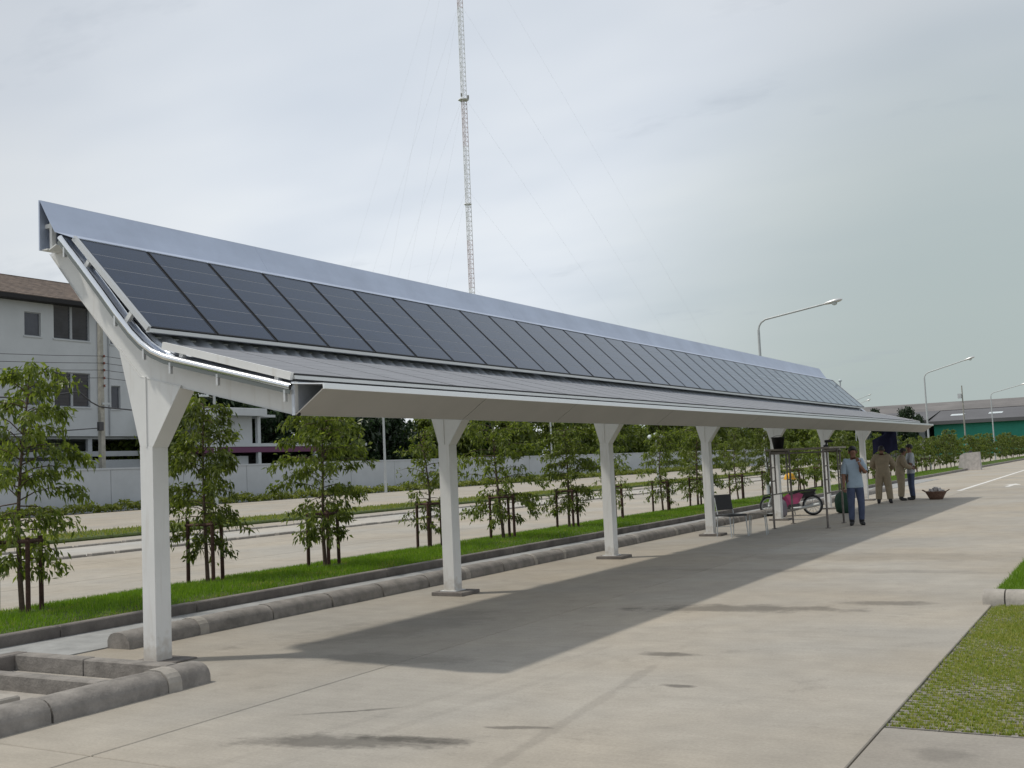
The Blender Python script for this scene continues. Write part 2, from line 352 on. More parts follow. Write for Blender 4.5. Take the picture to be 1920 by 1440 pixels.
MT['wicker'] = mat('wicker_brown', (.20, .12, .085), .9, noise=.5, nscale=20, bump=.8)
MT['rubble'] = mat('pale_rubble', (.50, .47, .45), .9, noise=.3)
MT['marking'] = mat('road_paint', (.68, .67, .64), .8, noise=.3, nscale=6)
MT['shedroof'] = mat('shed_roof', (.115, .115, .122), .8, noise=.2, nscale=.1)
MT['shedroof2'] = mat('shed_roof_pale', (.165, .155, .15), .8, noise=.4, nscale=.1)
MT['teal'] = mat('teal_sheet', (.025, .27, .20), .7, noise=.2, nscale=.2)
MT['skylight'] = mat('skylight', (.55, .60, .62), .4)
MT['mastw'] = mat('mast_white', (.80, .81, .82), .6); MT['mastr'] = mat('mast_red', (.70, .62, .63), .6)
MT['skin'] = mat('skin', (.20, .10, .065), .6)
MT['hair'] = mat('hair', (.012, .011, .011), .55)
MT['shirt_b'] = mat('blue_shirt', (.30, .38, .46), .9, noise=.12, nscale=8)
MT['shirt_w'] = mat('pale_blue_shirt', (.40, .43, .46), .9, noise=.15, nscale=8)
MT['khaki'] = mat('khaki_cloth', (.26, .215, .15), .95, noise=.2, nscale=7)
MT['jeans'] = mat('jeans', (.065, .085, .15), .95, noise=.35, nscale=6)
MT['shoe'] = mat('shoe', (.02, .02, .022), .6)

# ------------------------------------------------------------------ GROUND
g = MB(); S = 3000
g.add([(-S, -300, -.16), (S, -300, -.16), (S, S, -.16), (-S, S, -.16)], [(0, 1, 2, 3)])
tag(g.build('ground', MT['grassb']), kind='structure')

# main pavement: slabs of concrete with open joints over a dark bed
bed = MB(); bed.b2((-10.3, -14, -.14), (-1.47, 46.9, -.06)); pav = bed.build('pavement', MT['joint']); tag(pav, kind='structure')
YJ = [-14, -6, 4.6, 15.2, 25.8, 36.4, 46.9]
XS = [(-10.3, -5.704), (-5.690, -1.47)]
for j in range(6):
    for (xa, xb) in XS:
        m = MB(); m.rbox((xa, YJ[j]+.007, -.10), (xb, YJ[j+1]-.007, 0.0), .006)
        m.build('concrete_slab', MT['slab'], pav)
far = MB()
for j in range(14):
    ya = 46.914+10.6*j
    for xa, xb in ((-10.3, -5.704), (-5.69, -1.47)):
        far.rbox((xa, ya, -.10), (xb, ya+10.59, 0), .006)
tag(far.build('far_paving', MT['slab2'], pav), kind='stuff')
# approach strip and grass-block lawn to the right
sb = MB(); sb.b2((-1.455, -3, -.1), (14, 6.84, -.002)); tag(sb.build('paved_path', MT['strip']), kind='structure')

# second road beyond the verge
bed = MB(); bed.b2((-56, -20, -.16), (-12.9, 200, -.08)); road = bed.build('road', MT['joint']); tag(road, kind='structure')
xr = [-12.95, -16.1, -19.3, -21.3]
for k in range(3):
    for j in range(10):
        m = MB(); m.rbox((xr[k+1]+.012, -2+9.3*j, -.10), (xr[k]-.012, -2+9.3*(j+1)-.025, -.01), .006); m.build('concrete_slab', MT['slab2'], road)
fr = MB()
for k in range(3):
    for j in range(10): fr.rbox((xr[k+1]+.012, 91+9.3*j, -.1), (xr[k]-.012, 91+9.3*(j+1)-.025, -.01), .006)
# paved parking strip with two kerb lines, then grass strip, then outer lane
for j in range(22): fr.rbox((-27.4, -12+9.3*j, -.1), (-25.2, -12+9.3*(j+1)-.03, -.012), .006)
for j in range(22): fr.rbox((-52.5, -12+9.3*j, -.1), (-31.2, -12+9.3*(j+1)-.03, -.012), .006)
ps_ = MB()
for j in range(22): ps_.rbox((-24.85, -12+9.3*j, -.1), (-21.65, -12+9.3*(j+1)-.03, -.012), .006)
tag(ps_.build('parking_strip', MT['pale_pave'], road), kind='stuff')
tag(fr.build('outer_paving', MT['slab2'], road), kind='stuff')
ln = MB()
for X_ in (-21.5, -25.0):
    for j in range(240): ln.rbox((X_-.09, -5+.8*j, -.1), (X_+.09, -5+.8*j+.62+.1*rnd.random(), .035+.02*rnd.random()), .015)
tag(ln.build('stop_kerbs', MT['kerb_lt'], road), kind='stuff')
gs = MB(); gs.rbox((-31.1, -20, -.12), (-27.5, 200, .08), .05); tag(gs.build('grass_strip', MT['grassb']), kind='structure')

# ------------------------------------------------------------------ KERBS
def kerb_piece(L, wdt, h, rr):
    # half-round topped kerb block along +y from 0..L
    prof = [(-wdt/2, -.05)]
    for k in range(9):
        a = math.pi*(1-k/8); prof.append((wdt/2*math.cos(a)*(1 if k not in (0, 8) else 1), h-rr+rr*math.sin(a)))
    prof.append((wdt/2, -.05))
    return prof
ROUND = [(-.17, -.06), (-.17, .085), (-.155, .122), (-.12, .152), (-.07, .168), (0, .17), (.06, .162), (.105, .14), (.135, .108), (.15, .07), (.155, -.06)]
def kerb_run(parent, x, ys, z=0, gap=.012, matn='kerb', sway=0):
    for a, b in zip(ys[:-1], ys[1:]):
        m = MB(); e = .012
        sw = rnd.uniform(-sway, sway); hz = rnd.uniform(-.006, .006)
        n = len(ROUND); rings = []
        L = b-a-gap; k = max(2, int(L/.25))
        for i in range(k+1):
            y = a+L*i/k; sc = .975 if i in (0, k) else 1
            rings.append([(x+px*sc+sw+rnd.uniform(-.003, .003), y, z+hz+pz*sc) for px, pz in ROUND])
        vs = [p for r_ in rings for p in r_]
        m.add(vs, [(i*n+j, i*n+j+1, (i+1)*n+j+1, (i+1)*n+j) for i in range(k) for j in range(n-1)], True)
        m.add(rings[0], [tuple(range(n))]); m.add(rings[-1], [tuple(range(n))[::-1]])
        m.build('kerb_stone', MT[matn], parent)
# pipe-shaped kerb along the parking lane
bm_ = MB(); bm_.b2((-9.14, 7.65, -.05), (-8.88, 45.9, .10)); kb = bm_.build('kerb', MT['kerb_lt']); tag(kb, kind='structure')
ys = [7.62]
while ys[-1] < 45: ys.append(ys[-1]+1.06+rnd.uniform(-.02, .02))
kerb_run(kb, -9.0, ys, gap=.03, sway=.008)
# mortar lumps at some joints
ml = MB()
for y in ys[1:30]:
    if rnd.random() < .45:
        pr = [(-9.0+px*1.02, pz*1.02) for px, pz in ROUND]; ml.prism_xz(pr, y-.06-rnd.random()*.04, y+.01+rnd.random()*.05)
ml.build('mortar_joint', MT['kerb_lt'], kb)
# drain channel between the kerbs
ch = MB(); ch.b2((-10.32, 4.0, -.05), (-9.17, 60, .012)); tag(ch.build('drain_channel', MT['channel']), kind='structure')
# square kerb of the grass verge
bm_ = MB(); bm_.b2((-10.44, 2, -.05), (-10.33, 140, .09)); kb2 = bm_.build('kerb', MT['joint']); tag(kb2, kind='structure')
y = 2.0
while y < 60:
    m = MB(); L = 1.98 if y > 3 else 1.0
    m.rbox((-10.46+rnd.uniform(-.004, .004), y+.006, -.05), (-10.32+rnd.uniform(-.004, .004), y+L-.006, .135+rnd.uniform(-.004, .004)), .012)
    m.build('kerb_stone', MT['kerb2'], kb2); y += L
m = MB()
while y < 140: m.rbox((-10.46, y, -.05), (-10.32, y+1.96, .135), .012); y += 1.98
tag(m.build('far_kerb_stones', MT['kerb'], kb2), kind='stuff')

# grass verge (mounded) and the far verge
def mound(name, xs, zs, y0, y1, step=1.0):
    m = MB(); ny = int((y1-y0)/step)+1; n = len(xs); vs = []
    for j in range(ny):
        for x, z in zip(xs, zs): vs.append((x+rnd.uniform(-.02, .02), y0+step*j, z+rnd.uniform(-.012, .012)))
    m.add(vs, [(j*n+i, j*n+i+1, (j+1)*n+i+1, (j+1)*n+i) for j in range(ny-1) for i in range(n-1)], True)
    o = m.build(name, MT['grassb']); return tag(o, kind='structure')
VX = [-12.96, -12.75, -12.3, -11.8, -11.2, -10.7, -10.47]; VZ = [-.06, .06, .12, .15, .155, .13, .10]
mound('grass_verge', VX, VZ, 2.5, 170, 1.0)
def vz(x): return np.interp(x, VX, VZ)
def blades(name, pts, hmin, hmax, wd, material, lean=.5, seed=1):
    r = np.random.default_rng(seed); n = len(pts)
    az = r.uniform(0, 2*np.pi, n); h = r.uniform(hmin, hmax, n); ww = wd*r.uniform(.7, 1.3, n)
    la = r.uniform(0, 2*np.pi, n); ll = h*lean*r.uniform(0, 1, n)
    dx = np.stack([np.cos(az)*ww, np.sin(az)*ww, np.zeros(n)], 1)
    tip = pts+np.stack([np.cos(la)*ll, np.sin(la)*ll, h], 1)
    V = np.stack([pts-dx, pts+dx, tip], 1).reshape(-1, 3)
    me = bpy.data.meshes.new(name); me.vertices.add(3*n); me.vertices.foreach_set('co', V.astype(np.float32).ravel())
    me.loops.add(3*n); me.loops.foreach_set('vertex_index', np.arange(3*n, dtype=np.int32))
    me.polygons.add(n); me.polygons.foreach_set('loop_start', np.arange(0, 3*n, 3, dtype=np.int32)); me.polygons.foreach_set('loop_total', np.full(n, 3, dtype=np.int32))
    me.materials.append(material); me.update(calc_edges=True); me.validate()
    return link(name, me)
r = np.random.default_rng(3)
def verge_pts(n, y0, y1):
    x = r.uniform(-12.78, -10.48, n); y = r.uniform(y0, y1, n)
    return np.stack([x, y, vz(x)-.005], 1)
p1 = np.concatenate([verge_pts(52000, 5, 18), verge_pts(42000, 18, 36), verge_pts(26000, 36, 80), verge_pts(12000, 80, 160)])
for (ty_, tx_) in ((8.75, -12.0), (11.98, -12.2), (14.15, -11.75), (17.8, -12.15), (19.95, -11.75), (23.1, -11.8)):
    dd_ = np.hypot(p1[:, 0]-tx_, p1[:, 1]-ty_); p1 = p1[(dd_ > .38) | (r.uniform(0, 1, len(p1)) < .12)]
pt_ = np.sin(p1[:, 0]*6.3+2*np.sin(p1[:, 1]*1.3))*np.sin(p1[:, 1]*2.2+1)+r.normal(0, .45, len(p1))
pdry = p1[pt_ > .78]; p1 = p1[pt_ <= .78]
tag(blades('verge_grass', pdry, .02, .06, .006, MT['lawn2'], .9, seed=14), 'yellower dry blades scattered through the verge grass', 'grass', kind='stuff')
tag(blades('verge_grass', p1, .035, .085, .006, MT['lawn'], seed=4), 'short bright green grass covering the long verge under the saplings', 'grass', kind='stuff')
x = r.uniform(-31, -27.6, 26000); y = r.uniform(10, 120, 26000)
tag(blades('strip_grass', np.stack([x, y, np.full_like(x, .075)], 1), .05, .12, .02, MT['lawn2'], seed=6), 'yellowish grass on the strip beyond the far road', 'grass', kind='stuff')

# grass-block paving on the right
bedg = MB(); bedg.b2((-1.468, 6.842, -.14), (14, 12.36, -.018)); gp = bedg.build('grass_block_paving', MT['grassb']); tag(gp, kind='structure')
def block_mesh():
    m = MB(); P = .3; nx, ny = 3, 4; cx, cyy = P/nx, P/ny; rib = .026; e = .0012
    for j in range(ny+1):                      # long ribs
        t = j*cyy; m.b2((e, max(e, t-rib/2), -.05), (P-e, min(P-e, t+rib/2), .0))
    for j in range(ny):                        # short ribs, staggered row by row
        for i in range(nx+1):
            t = (i+.5*(j % 2))*cx
            if t > P+.001: continue
            m.b2((max(e, t-rib*.7), j*cyy+rib/2+.0004, -.05), (min(P-e, t+rib*.7), (j+1)*cyy-rib/2-.0004, -.002))
    return m.mesh('grass_block', MT['kerb'])
bme = block_mesh(); nb = 0; cellp = []
rest = MB()
for j in range(18):
    for i in range(14):
        x0, y0 = -1.452+.302*i, 6.86+.302*j
        if i < 7: o = link('grass_block', bme, gp, (x0, y0, rnd.uniform(-.004, .003))); nb += 1
for j in range(18):
    for i in range(50):
        x0, y0 = -1.452+.302*i, 6.86+.302*j
        for a in range(3):
            for b in range(4): cellp.append((x0+.05+.1*a+.05*(b % 2), y0+.0375+.075*b))
cellp = np.array(cellp)
# blades grow from the cells; the field closes up with distance from the drive
cn = np.sin(cellp[:, 0]*5.1+1)*np.sin(cellp[:, 1]*3.7)+.6*np.sin(cellp[:, 0]*13+cellp[:, 1]*9); dens = np.where(cellp[:, 0] < 1.5, np.clip(80+30*cn+r.normal(0, 16, len(cellp)), 14, 140), 8).astype(int)
idx = np.repeat(np.arange(len(cellp)), dens)
jit = r.normal(0, 1, (len(idx), 2))*np.array([[.022, .013]])
pp = cellp[idx]+jit
keep = (pp[:, 1] > 6.89) & (pp[:, 1] < 12.36) & (pp[:, 0] > -1.465)
pp = pp[keep]
gp2 = np.stack([pp[:, 0], pp[:, 1], np.full(len(pp), -.02)], 1)
h1 = blades('block_grass', gp2, .022, .05, .0055, MT['lawn2'], 1.0, seed=9)
tag(h1, 'patchy green and straw coloured grass growing through the paving blocks', 'grass', kind='stuff')
nn = 60000; x = r.uniform(-1.45, 3.0, nn); y = r.uniform(7.6, 12.35, nn)
k = r.uniform(0, 1, nn) < np.clip((y-7.6)/2.2, 0, 1)*np.clip((x+1.5)/.3, .35, 1)*np.clip(.75+.6*np.sin(x*4.3+y*1.7)*np.sin(y*2.9), .1, 1); x = x[k]; y = y[k]
tag(blades('overgrown_grass', np.stack([x, y, np.full_like(x, -.016)], 1), .022, .05, .006, MT['lawn2'], .8, seed=10), 'greener grass overgrowing the blocks further from the path', 'grass', kind='stuff')
# lawn beyond the cross kerb
lw = MB(); lw.rbox((-1.46, 12.75, -.12), (30, 170, .05), .03); tag(lw.build('lawn', MT['grassb']), kind='structure')
nn = 60000; x = -1.47+r.exponential(.5, nn); y = r.uniform(12.7, 26, nn)
tag(blades('lawn_grass', np.stack([x, y, np.full_like(x, .045)], 1), .03, .09, .006, MT['lawn'], .8, seed=11), 'green lawn edge hanging over the drive beyond the cross kerb', 'grass', kind='stuff')
# cross kerb at the end of the block paving
kc = MB(); kc.b2((-1.40, 12.45, -.1), (8, 12.62, .06)); kcx = kc.build('kerb', MT['kerb_lt']); tag(kcx, kind='structure')
xa = -1.56
for L in [.22]+[1.0]*9:
    m = MB(); n = len(ROUND); rings = []
    for i in range(4):
        sc = .975 if i in (0, 3) else 1
        rings.append([(xa+.006+(L-.014)*i/3, 12.53-px*sc, -.02+pz*sc*.95) for px, pz in ROUND])
    vs = [p for q in rings for p in q]
    m.add(vs, [(i*n+j, i*n+j+1, (i+1)*n+j+1, (i+1)*n+j) for i in range(3) for j in range(n-1)], True)
    m.add(rings[0], [tuple(range(n))]); m.add(rings[-1], [tuple(range(n))[::-1]])
    m.build('kerb_stone', MT['kerb_lt'], kcx); xa += L

# kerb island at bottom left
isl = MB(); isl.b2((-9.0, -2, -.05), (-7.04, 6.40, .015)); ik = isl.build('kerb_island', MT['kerb_lt']); tag(ik, kind='structure')
kerb_run(ik, -6.87, [-1, 0.3, 1.5, 2.7, 3.9, 5.12, 6.18], gap=.02, z=0)
m = MB(); m.prism_xz([(-6.87+px*1.01, pz*1.01) for px, pz in ROUND], 6.165, 6.30); m.build('mortar_joint', MT['kerb_lt'], ik)
kerb_run(ik, -6.87, [6.302, 6.62], gap=.01, z=0)
m = MB(); m.rbox((-8.93, 6.41, -.05), (-8.03, 6.55, .155), .01); m.build('cross_wall', MT['kerb'], ik)
m = MB(); m.rbox((-8.02, 6.415, -.05), (-7.02, 6.548, .152), .01); m.build('cross_wall', MT['kerb'], ik)
m = MB(); m.rbox((-9.0, 5.74, .0), (-7.03, 5.86, .145), .01); m.build('cross_wall', MT['kerb'], ik)
m = MB(); m.rbox((-9.10, 3.0, .0), (-8.945, 6.56, .155), .012); m.build('edge_block', MT['kerb2'], ik)
m = MB(); m.rbox((-8.6, 4.2, .016), (-7.50, 5.42, .085), .012); m.build('cover_slab', MT['kerb_lt'], ik)
m = MB(); m.rbox((-8.5, 5.2, .086), (-7.80, 5.36, .20), .012); m.build('low_block', MT['kerb2'], ik)

# ------------------------------------------------------------------ SOLAR CARPORT
cpt = empty('solar_carport', (-7.95, 7.13, 0), 0, 'long white steel carport roofed with two rows of dark solar panels', 'carport')
def P_(o):  # parent to the carport, keeping world coordinates in mesh
    o.parent = cpt; o.location = (7.95, -7.13, 0); return o
NF = 7; Y0, Y1 = 6.98, 37.25
K = 1.0186
def s713(pt): return (pt[0]*K, 1.65+(pt[1]-1.65)*K)
beam_top = [(-8.97, 4.07), (-8.40, 3.43), (-8.01, 3.01), (-7.74, 2.81), (-7.36, 2.685), (-6.72, 2.525), (-6.13, 2.365)]
beam_bot = [(-6.085, 2.15), (-6.7, 2.30), (-7.4, 2.475), (-7.93, 2.62), (-8.26, 2.94), (-8.73, 3.43), (-9.17, 3.93)]
beam_poly = [s713(q) for q in beam_top+beam_bot]
head = [(-7.95, 1.70), (-7.77, 1.82), (-7.395, 2.485), (-7.93, 2.635), (-8.19, 2.86), (-7.965, 2.0)]
def colx(i): return 7.13+5*i
for i in range(NF):
    yc = colx(i)
    m = MB(); m.b2((-8.09, yc, .0), (-7.925, yc+.185, 1.98)); col = P_(m.build('column', MT['white']))
    m = MB()
    hp = [s713(q) for q in head]
    hp = [(-8.10, 1.98), (-7.92, 1.98), (-7.60, 2.50), (-7.535, 2.505), (-7.95, 2.63), (-8.09, 2.66), (-8.30, 2.83)]
    m.prism_xz([(-8.09, 1.981), (-7.926, 1.981), (-7.555, 2.507), (-8.07, 2.64), (-8.36, 2.93)], yc+.003, yc+.182)
    # lips on the plates
    m.box((-8.0, yc+.0, 2.3), (.014, .012, .66)); m.build('column_head', MT['white'], col)
    m = MB()
    d = Vector((.366, 0, .526)).normalized(); ang = math.atan2(d.z, d.x)
    c_ = Vector((-7.735, yc+.0925, 2.243)); m.box(c_, (.66, .19, .012), mtx=Matrix.Rotation(-ang, 3, 'Y'))
    m.build('bracket_flange', MT['white_d'], col)
    m = MB(); m.rbox((-8.20, yc-.13, .003), (-7.73, yc+.31, .048 if i else .016), .006)
    m.build('footing', MT['kerb2'], col)
    if i: m = MB(); m.b2((-8.13, yc-.03, .0485), (-7.89, yc+.22, .058)); m.build('base_plate', MT['white_d'], col)
    m = MB(); m.prism_xz(beam_poly, yc+.02, yc+.18); bo = P_(m.build('roof_beam', MT['white']))
    m = MB()
    ep = beam_poly[:7]
    lowp = beam_poly[7:]
    m.strip_xz(lowp, yc-.001, yc+.201); m.build('beam_flange', MT['white'], bo)
# purlins under the roof
pm = MB(); pm.b2((-.03, Y0+.16, -.06), (.03, Y1-.2, .0)); pme = pm.mesh('purlin', MT['white_d'])
# roof profile and corrugated sheets
prof = [(-8.96, 4.045), (-8.88, 3.965), (-8.66, 3.735), (-8.38, 3.435), (-8.18, 3.215), (-7.99, 3.02), (-7.86, 2.91), (-7.72, 2.82), (-7.55, 2.75), (-7.35, 2.695), (-7.04, 2.615), (-6.72, 2.535), (-6.4, 2.455), (-6.09, 2.375)]
def nrm(prof):
    o = []
    for i in range(len(prof)):
        a = Vector(prof[max(i-1, 0)]); b = Vector(prof[min(i+1, len(prof)-1)]); d = (b-a).normalized(); o.append(Vector((-d.y, d.x)) if -d.y*0+d.x > 0 else Vector((d.y, -d.x)))
    return o
nm = nrm(prof)
def sheet_mesh():
    m = MB(); pitch = .2175; hh = .046; ys_ = []
    for k in range(4):
        b = k*pitch
        ys_ += [(b, 0), (b+.055, 0), (b+.085, hh*.7), (b+.11, hh), (b+.140, hh), (b+.165, hh*.7), (b+.195, 0)]
    ys_.append((4*pitch, 0)); n = len(ys_)
    vs = []
    for (x, z), q in zip(prof, nm):
        for (yy, h) in ys_: vs.append((x+q.x*h, yy, z+q.y*h))
    m.add(vs, [(i*n+j, i*n+j+1, (i+1)*n+j+1, (i+1)*n+j) for i in range(len(prof)-1) for j in range(n-1)], True)
    return m.mesh('roof_sheet', MT['galv2'])
sme = sheet_mesh(); sw = .87
ns = int((Y1-Y0-.06)/sw)
for k in range(ns):
    o = link('roof_sheet', sme, cpt, (7.95, -7.13+Y0+.04+sw*k, 0))
for k in (1, 3, 5, 8, 10, 12): o = link('purlin', pme, cpt, (7.95+prof[k][0], -7.13, prof[k][1]-.012))
# verge flashing at both ends
for (ya, sgn) in ((Y0-.02, 1), (Y1+.02, -1)):
    pr = [(x+q.x*.012, z+q.y*.012) for (x, z), q in zip(prof, nm)]
    m = MB(); m.tube([(x, ya, z) for x, z in pr], .030, 10); vt = P_(m.build('verge_trim', MT['chrome']))
    m = MB(); m.tube([(x+q.x*.03, ya+sgn*.115, z+q.y*.03) for (x, z), q in list(zip(prof, nm))[1:9]], .016, 8); m.build('verge_roll', MT['chrome'], vt)
    m = MB(); m.strip_xz([(x+q.x*.022, z+q.y*.022) for (x, z), q in zip(prof, nm)], min(ya, ya+sgn*.2), max(ya, ya+sgn*.2), th=.004); m.build('verge_flashing', MT['galv'], vt)
    # apron that faces the end
    m = MB(); q2 = [(x-q.x*.05, z-q.y*.05) for (x, z), q in zip(prof, nm)]
    m.prism_xz(pr+q2[::-1], ya-.004*sgn if sgn > 0 else ya, ya+.004); m.build('verge_face', MT['vface'], vt)
    for t in (.06, .30, .48, .64, .80, .985):
        f = t*(len(pr)-1); i = min(int(f), len(pr)-2); u = f-i
        x = pr[i][0]*(1-u)+pr[i+1][0]*u; z = pr[i][1]*(1-u)+pr[i+1][1]*u
        m = MB(); m.box((x-.012, ya+sgn*.01, z-.085), (.022, .03, .10)); m.build('clip', MT['alu'], vt)
# ridge cap: folded flashing above the upper panels, down the back
cap = [(-9.26, 4.47), (-9.135, 4.265), (-9.045, 4.130), (-8.770, 4.030)]
pieces = 10; ly = (Y1-6.97)/pieces
for k in range(pieces):
    ya = 6.97+ly*k
    m = MB(); dz = .0018*(k % 2)
    m.strip_xz([(x+.5*dz, z+dz) for x, z in cap], ya, ya+ly+(.05 if k < pieces-1 else 0), th=.004)
    cp_ = P_(m.build('ridge_flashing', MT['galv']))
    m = MB(); m.b2((-9.285, ya, 3.975), (-9.268, ya+ly-.004, 4.478)); m.build('back_fascia', MT['galv'], cp_)
m = MB(); m.b2((-9.268, 6.99, 3.97), (-9.18, Y1-.02, 3.985)); m.box((-9.12, 22.1, 3.99), (.12, 30.2, .012), mtx=Matrix.Rotation(-.35, 3, 'Y')); P_(m.build('back_soffit', MT['white']))
for i in range(NF):
    m = MB(); yc = colx(i); m.b2((-9.20, yc-.1, 3.985), (-9.165, yc-.05, 4.30)); m.b2((-9.264, yc-.1, 4.2), (-9.20, yc-.05, 4.24)); P_(m.build('ridge_strut', MT['white']))
# solar panels ------------------------------------------------------
def panel_row(T, B, y0, n, wid, gap, rows, name, cellm):
    T = Vector((T[0], 0, T[1])); B = Vector((B[0], 0, B[1])); L = (B-T).length; d = (B-T).normalized(); nn = Vector((-d.z, 0, d.x)).normalized()
    if nn.z < 0: nn = -nn
    ang = math.atan2(-d.z, d.x)
    R = Matrix.Rotation(ang, 3, 'Y')
    # base: frame tray and backing in local coordinates (x down slope)
    m = MB(); th = .038
    m.mat(1); m.b2((0, 0, -th), (L, wid, -.0045)); m.mat(0); m.b2((.012, .012, -.0044), (L-.012, wid-.012, -.0008))
    m.mat(1)
    m.b2((0, 0, -.0044), (.016, wid, .003)); m.b2((L-.016, 0, -.0044), (L, wid, .003))
    m.b2((.0162, 0, -.0044), (L-.0162, .014, .003)); m.b2((.0162, wid-.014, -.0044), (L-.0162, wid, .003))
    me = m.mesh(name, [MT['pback'], MT['pframe']] if cellm == 'cell' else [MT['cell2'], MT['cell2']])
    cw = (L-.036)/rows
    c = MB(); c.b2((.0, .0145, -.0007), (cw-.009, wid-.0145, 0)); cme = c.mesh('cell_row', MT[cellm])
    for i in range(n):
        o = link(name, me, cpt); o.location = (7.95+T.x, -7.13+y0+i*(wid+gap), T.z); o.rotation_euler = (0, ang+rnd.uniform(-.0012, .0012), 0)
        for k in range(rows):
            q = link('cell_row', cme, o); q.location = (.018+cw*k+.005, 0, 0)
    return nn, d, L
T1, B1 = (-8.785, 4.035), (-7.80, 3.065)
NPAN = 35
nn1, d1, L1 = panel_row(T1, B1, 7.03, NPAN, .835, .020, 6, 'solar_panel', 'cell')
T2, B2 = (-7.60, 2.893), (-6.115, 2.500)
nn2, d2, L2 = panel_row(T2, B2, 7.03, NPAN, .851, .004, 6, 'solar_panel', 'cell2')
yE = 7.03+NPAN*.855
# rails: below the bottom edge of the upper row, end rails, brackets
def rail(a, b, w_, h_, name, matn, ya, yb):
    pass
m = MB(); m.b2((-7.835, 7.0, 3.018), (-7.782, yE, 3.052)); P_(m.build('panel_rail', MT['alu']))
m = MB(); m.b2((-8.74, 7.05, 3.86), (-8.68, yE-.05, 3.89)); P_(m.build('panel_rail', MT['alu']))
R1 = Matrix.Rotation(math.atan2(-d1.z, d1.x), 3, 'Y'); R2 = Matrix.Rotation(math.atan2(-d2.z, d2.x), 3, 'Y')
for ya in (7.0, yE+.0):
    mid = (Vector((T1[0], 0, T1[1]))+Vector((B1[0], 0, B1[1])))/2
    m = MB(); m.box((mid.x-nn1.x*.01, ya, mid.z-nn1.z*.01), (L1+.02, .035, .05), mtx=R1); P_(m.build('end_rail', MT['alu']))
    mid = (Vector((T2[0], 0, T2[1]))+Vector((B2[0], 0, B2[1])))/2
    m = MB(); m.box((mid.x-nn2.x*.02, ya, mid.z-nn2.z*.02), (L2+.02, .035, .065), mtx=R2); P_(m.build('end_rail', MT['white']))
m = MB(); m.b2((-6.128, 7.02, 2.456), (-6.095, yE, 2.487)); P_(m.build('panel_rail', MT['alu']))
m = MB(); m.b2((-6.135, 7.03, 2.4875), (-6.098, yE, 2.505)); P_(m.build('dark_gap_strip', MT['black']))  # black strip put in to draw the dark line above the front rail
m = MB(); m.b2((-6.13, 7.03, 2.425), (-6.112, yE, 2.4555)); P_(m.build('dark_gap_strip', MT['black']))  # black strip added as the shade in the gap below the rail
m = MB(); m.b2((-7.62, 7.05, 2.85), (-7.56, yE-.05, 2.88)); P_(m.build('panel_rail', MT['alu']))
for i in range(16):
    ya = 7.02+i*1.95
    for (u, RR, T, dd, q) in ((.22, R1, T1, d1, nn1), (.8, R1, T1, d1, nn1), (.15, R2, T2, d2, nn2), (.9, R2, T2, d2, nn2)):
        LL = L1 if T is T1 else L2
        c_ = Vector((T[0], 0, T[1]))+dd*(LL*u)-q*(.085 if T is T1 else .06)
        m = MB(); m.box((c_.x, ya, c_.z), (.045, .04, .13 if T is T1 else .05), mtx=RR); P_(m.build('panel_bracket', MT['white']))
# front edge box: sloping fascia below, narrow trim above
fy = [6.97, 9.55, 11.62, 14.75, 18.9, 23.2, 27.6, 32.0, Y1]
for a, b in zip(fy[:-1], fy[1:]):
    m = MB()
    t = .006
    A, Bq = (-6.055, 2.150), (-5.755, 2.350)
    m.prism_xz([A, Bq, (Bq[0]-.004, Bq[1]+.007), (A[0]-.004, A[1]+.007)], a+.007, b-.007)
    f_ = P_(m.build('fascia_sheet', MT['soffit']))
    m = MB(); m.prism_xz([(-5.755, 2.345), (-5.742, 2.348), (-5.742, 2.392), (-5.757, 2.396), (-6.10, 2.420), (-6.10, 2.412), (-5.76, 2.386)], a+.001, b-.001)
    m.build('edge_trim', MT['trim'], f_)
m = MB(); m.b2((-6.105, 6.985, 2.15), (-6.075, Y1-.02, 2.43)); P_(m.build('edge_channel', MT['galv2']))
m = MB(); m.b2((-6.11, 6.99, 2.15), (-6.072, 7.03, 2.43)); P_(m.build('edge_post', MT['white']))
for ya in [6.99]:
    m = MB(); m.lathe([(.0, 0), (.018, 0), (.018, .02), (0, .02)], (-6.04, ya-.01, 2.157), 8, 'Y'); P_(m.build('bolt', MT['dark']))
    m = MB(); m.tube([(-5.99, ya+.3, 2.26), (-5.86, ya+.34, 2.36)], .02, 6); P_(m.build('cable_conduit', MT['galv2']))
# flood lamp on the far end of the ridge
fl = empty('flood_lamp', (-8.6, Y1+.02, 3.85), 0, 'small white lamp standing on the far upper end of the carport', 'lamp')
m = MB(); m.tube([(0, 0, -.05), (0, 0, .13)], .02, 8); m.build('bracket', MT['steel'], fl)
m = MB(); m.lathe([(.0, .12), (.05, .13), (.06, .17), (.04, .21), (0, .22)], (0, 0, 0), 12); m.build('lamp_head', MT['skylight'], fl)

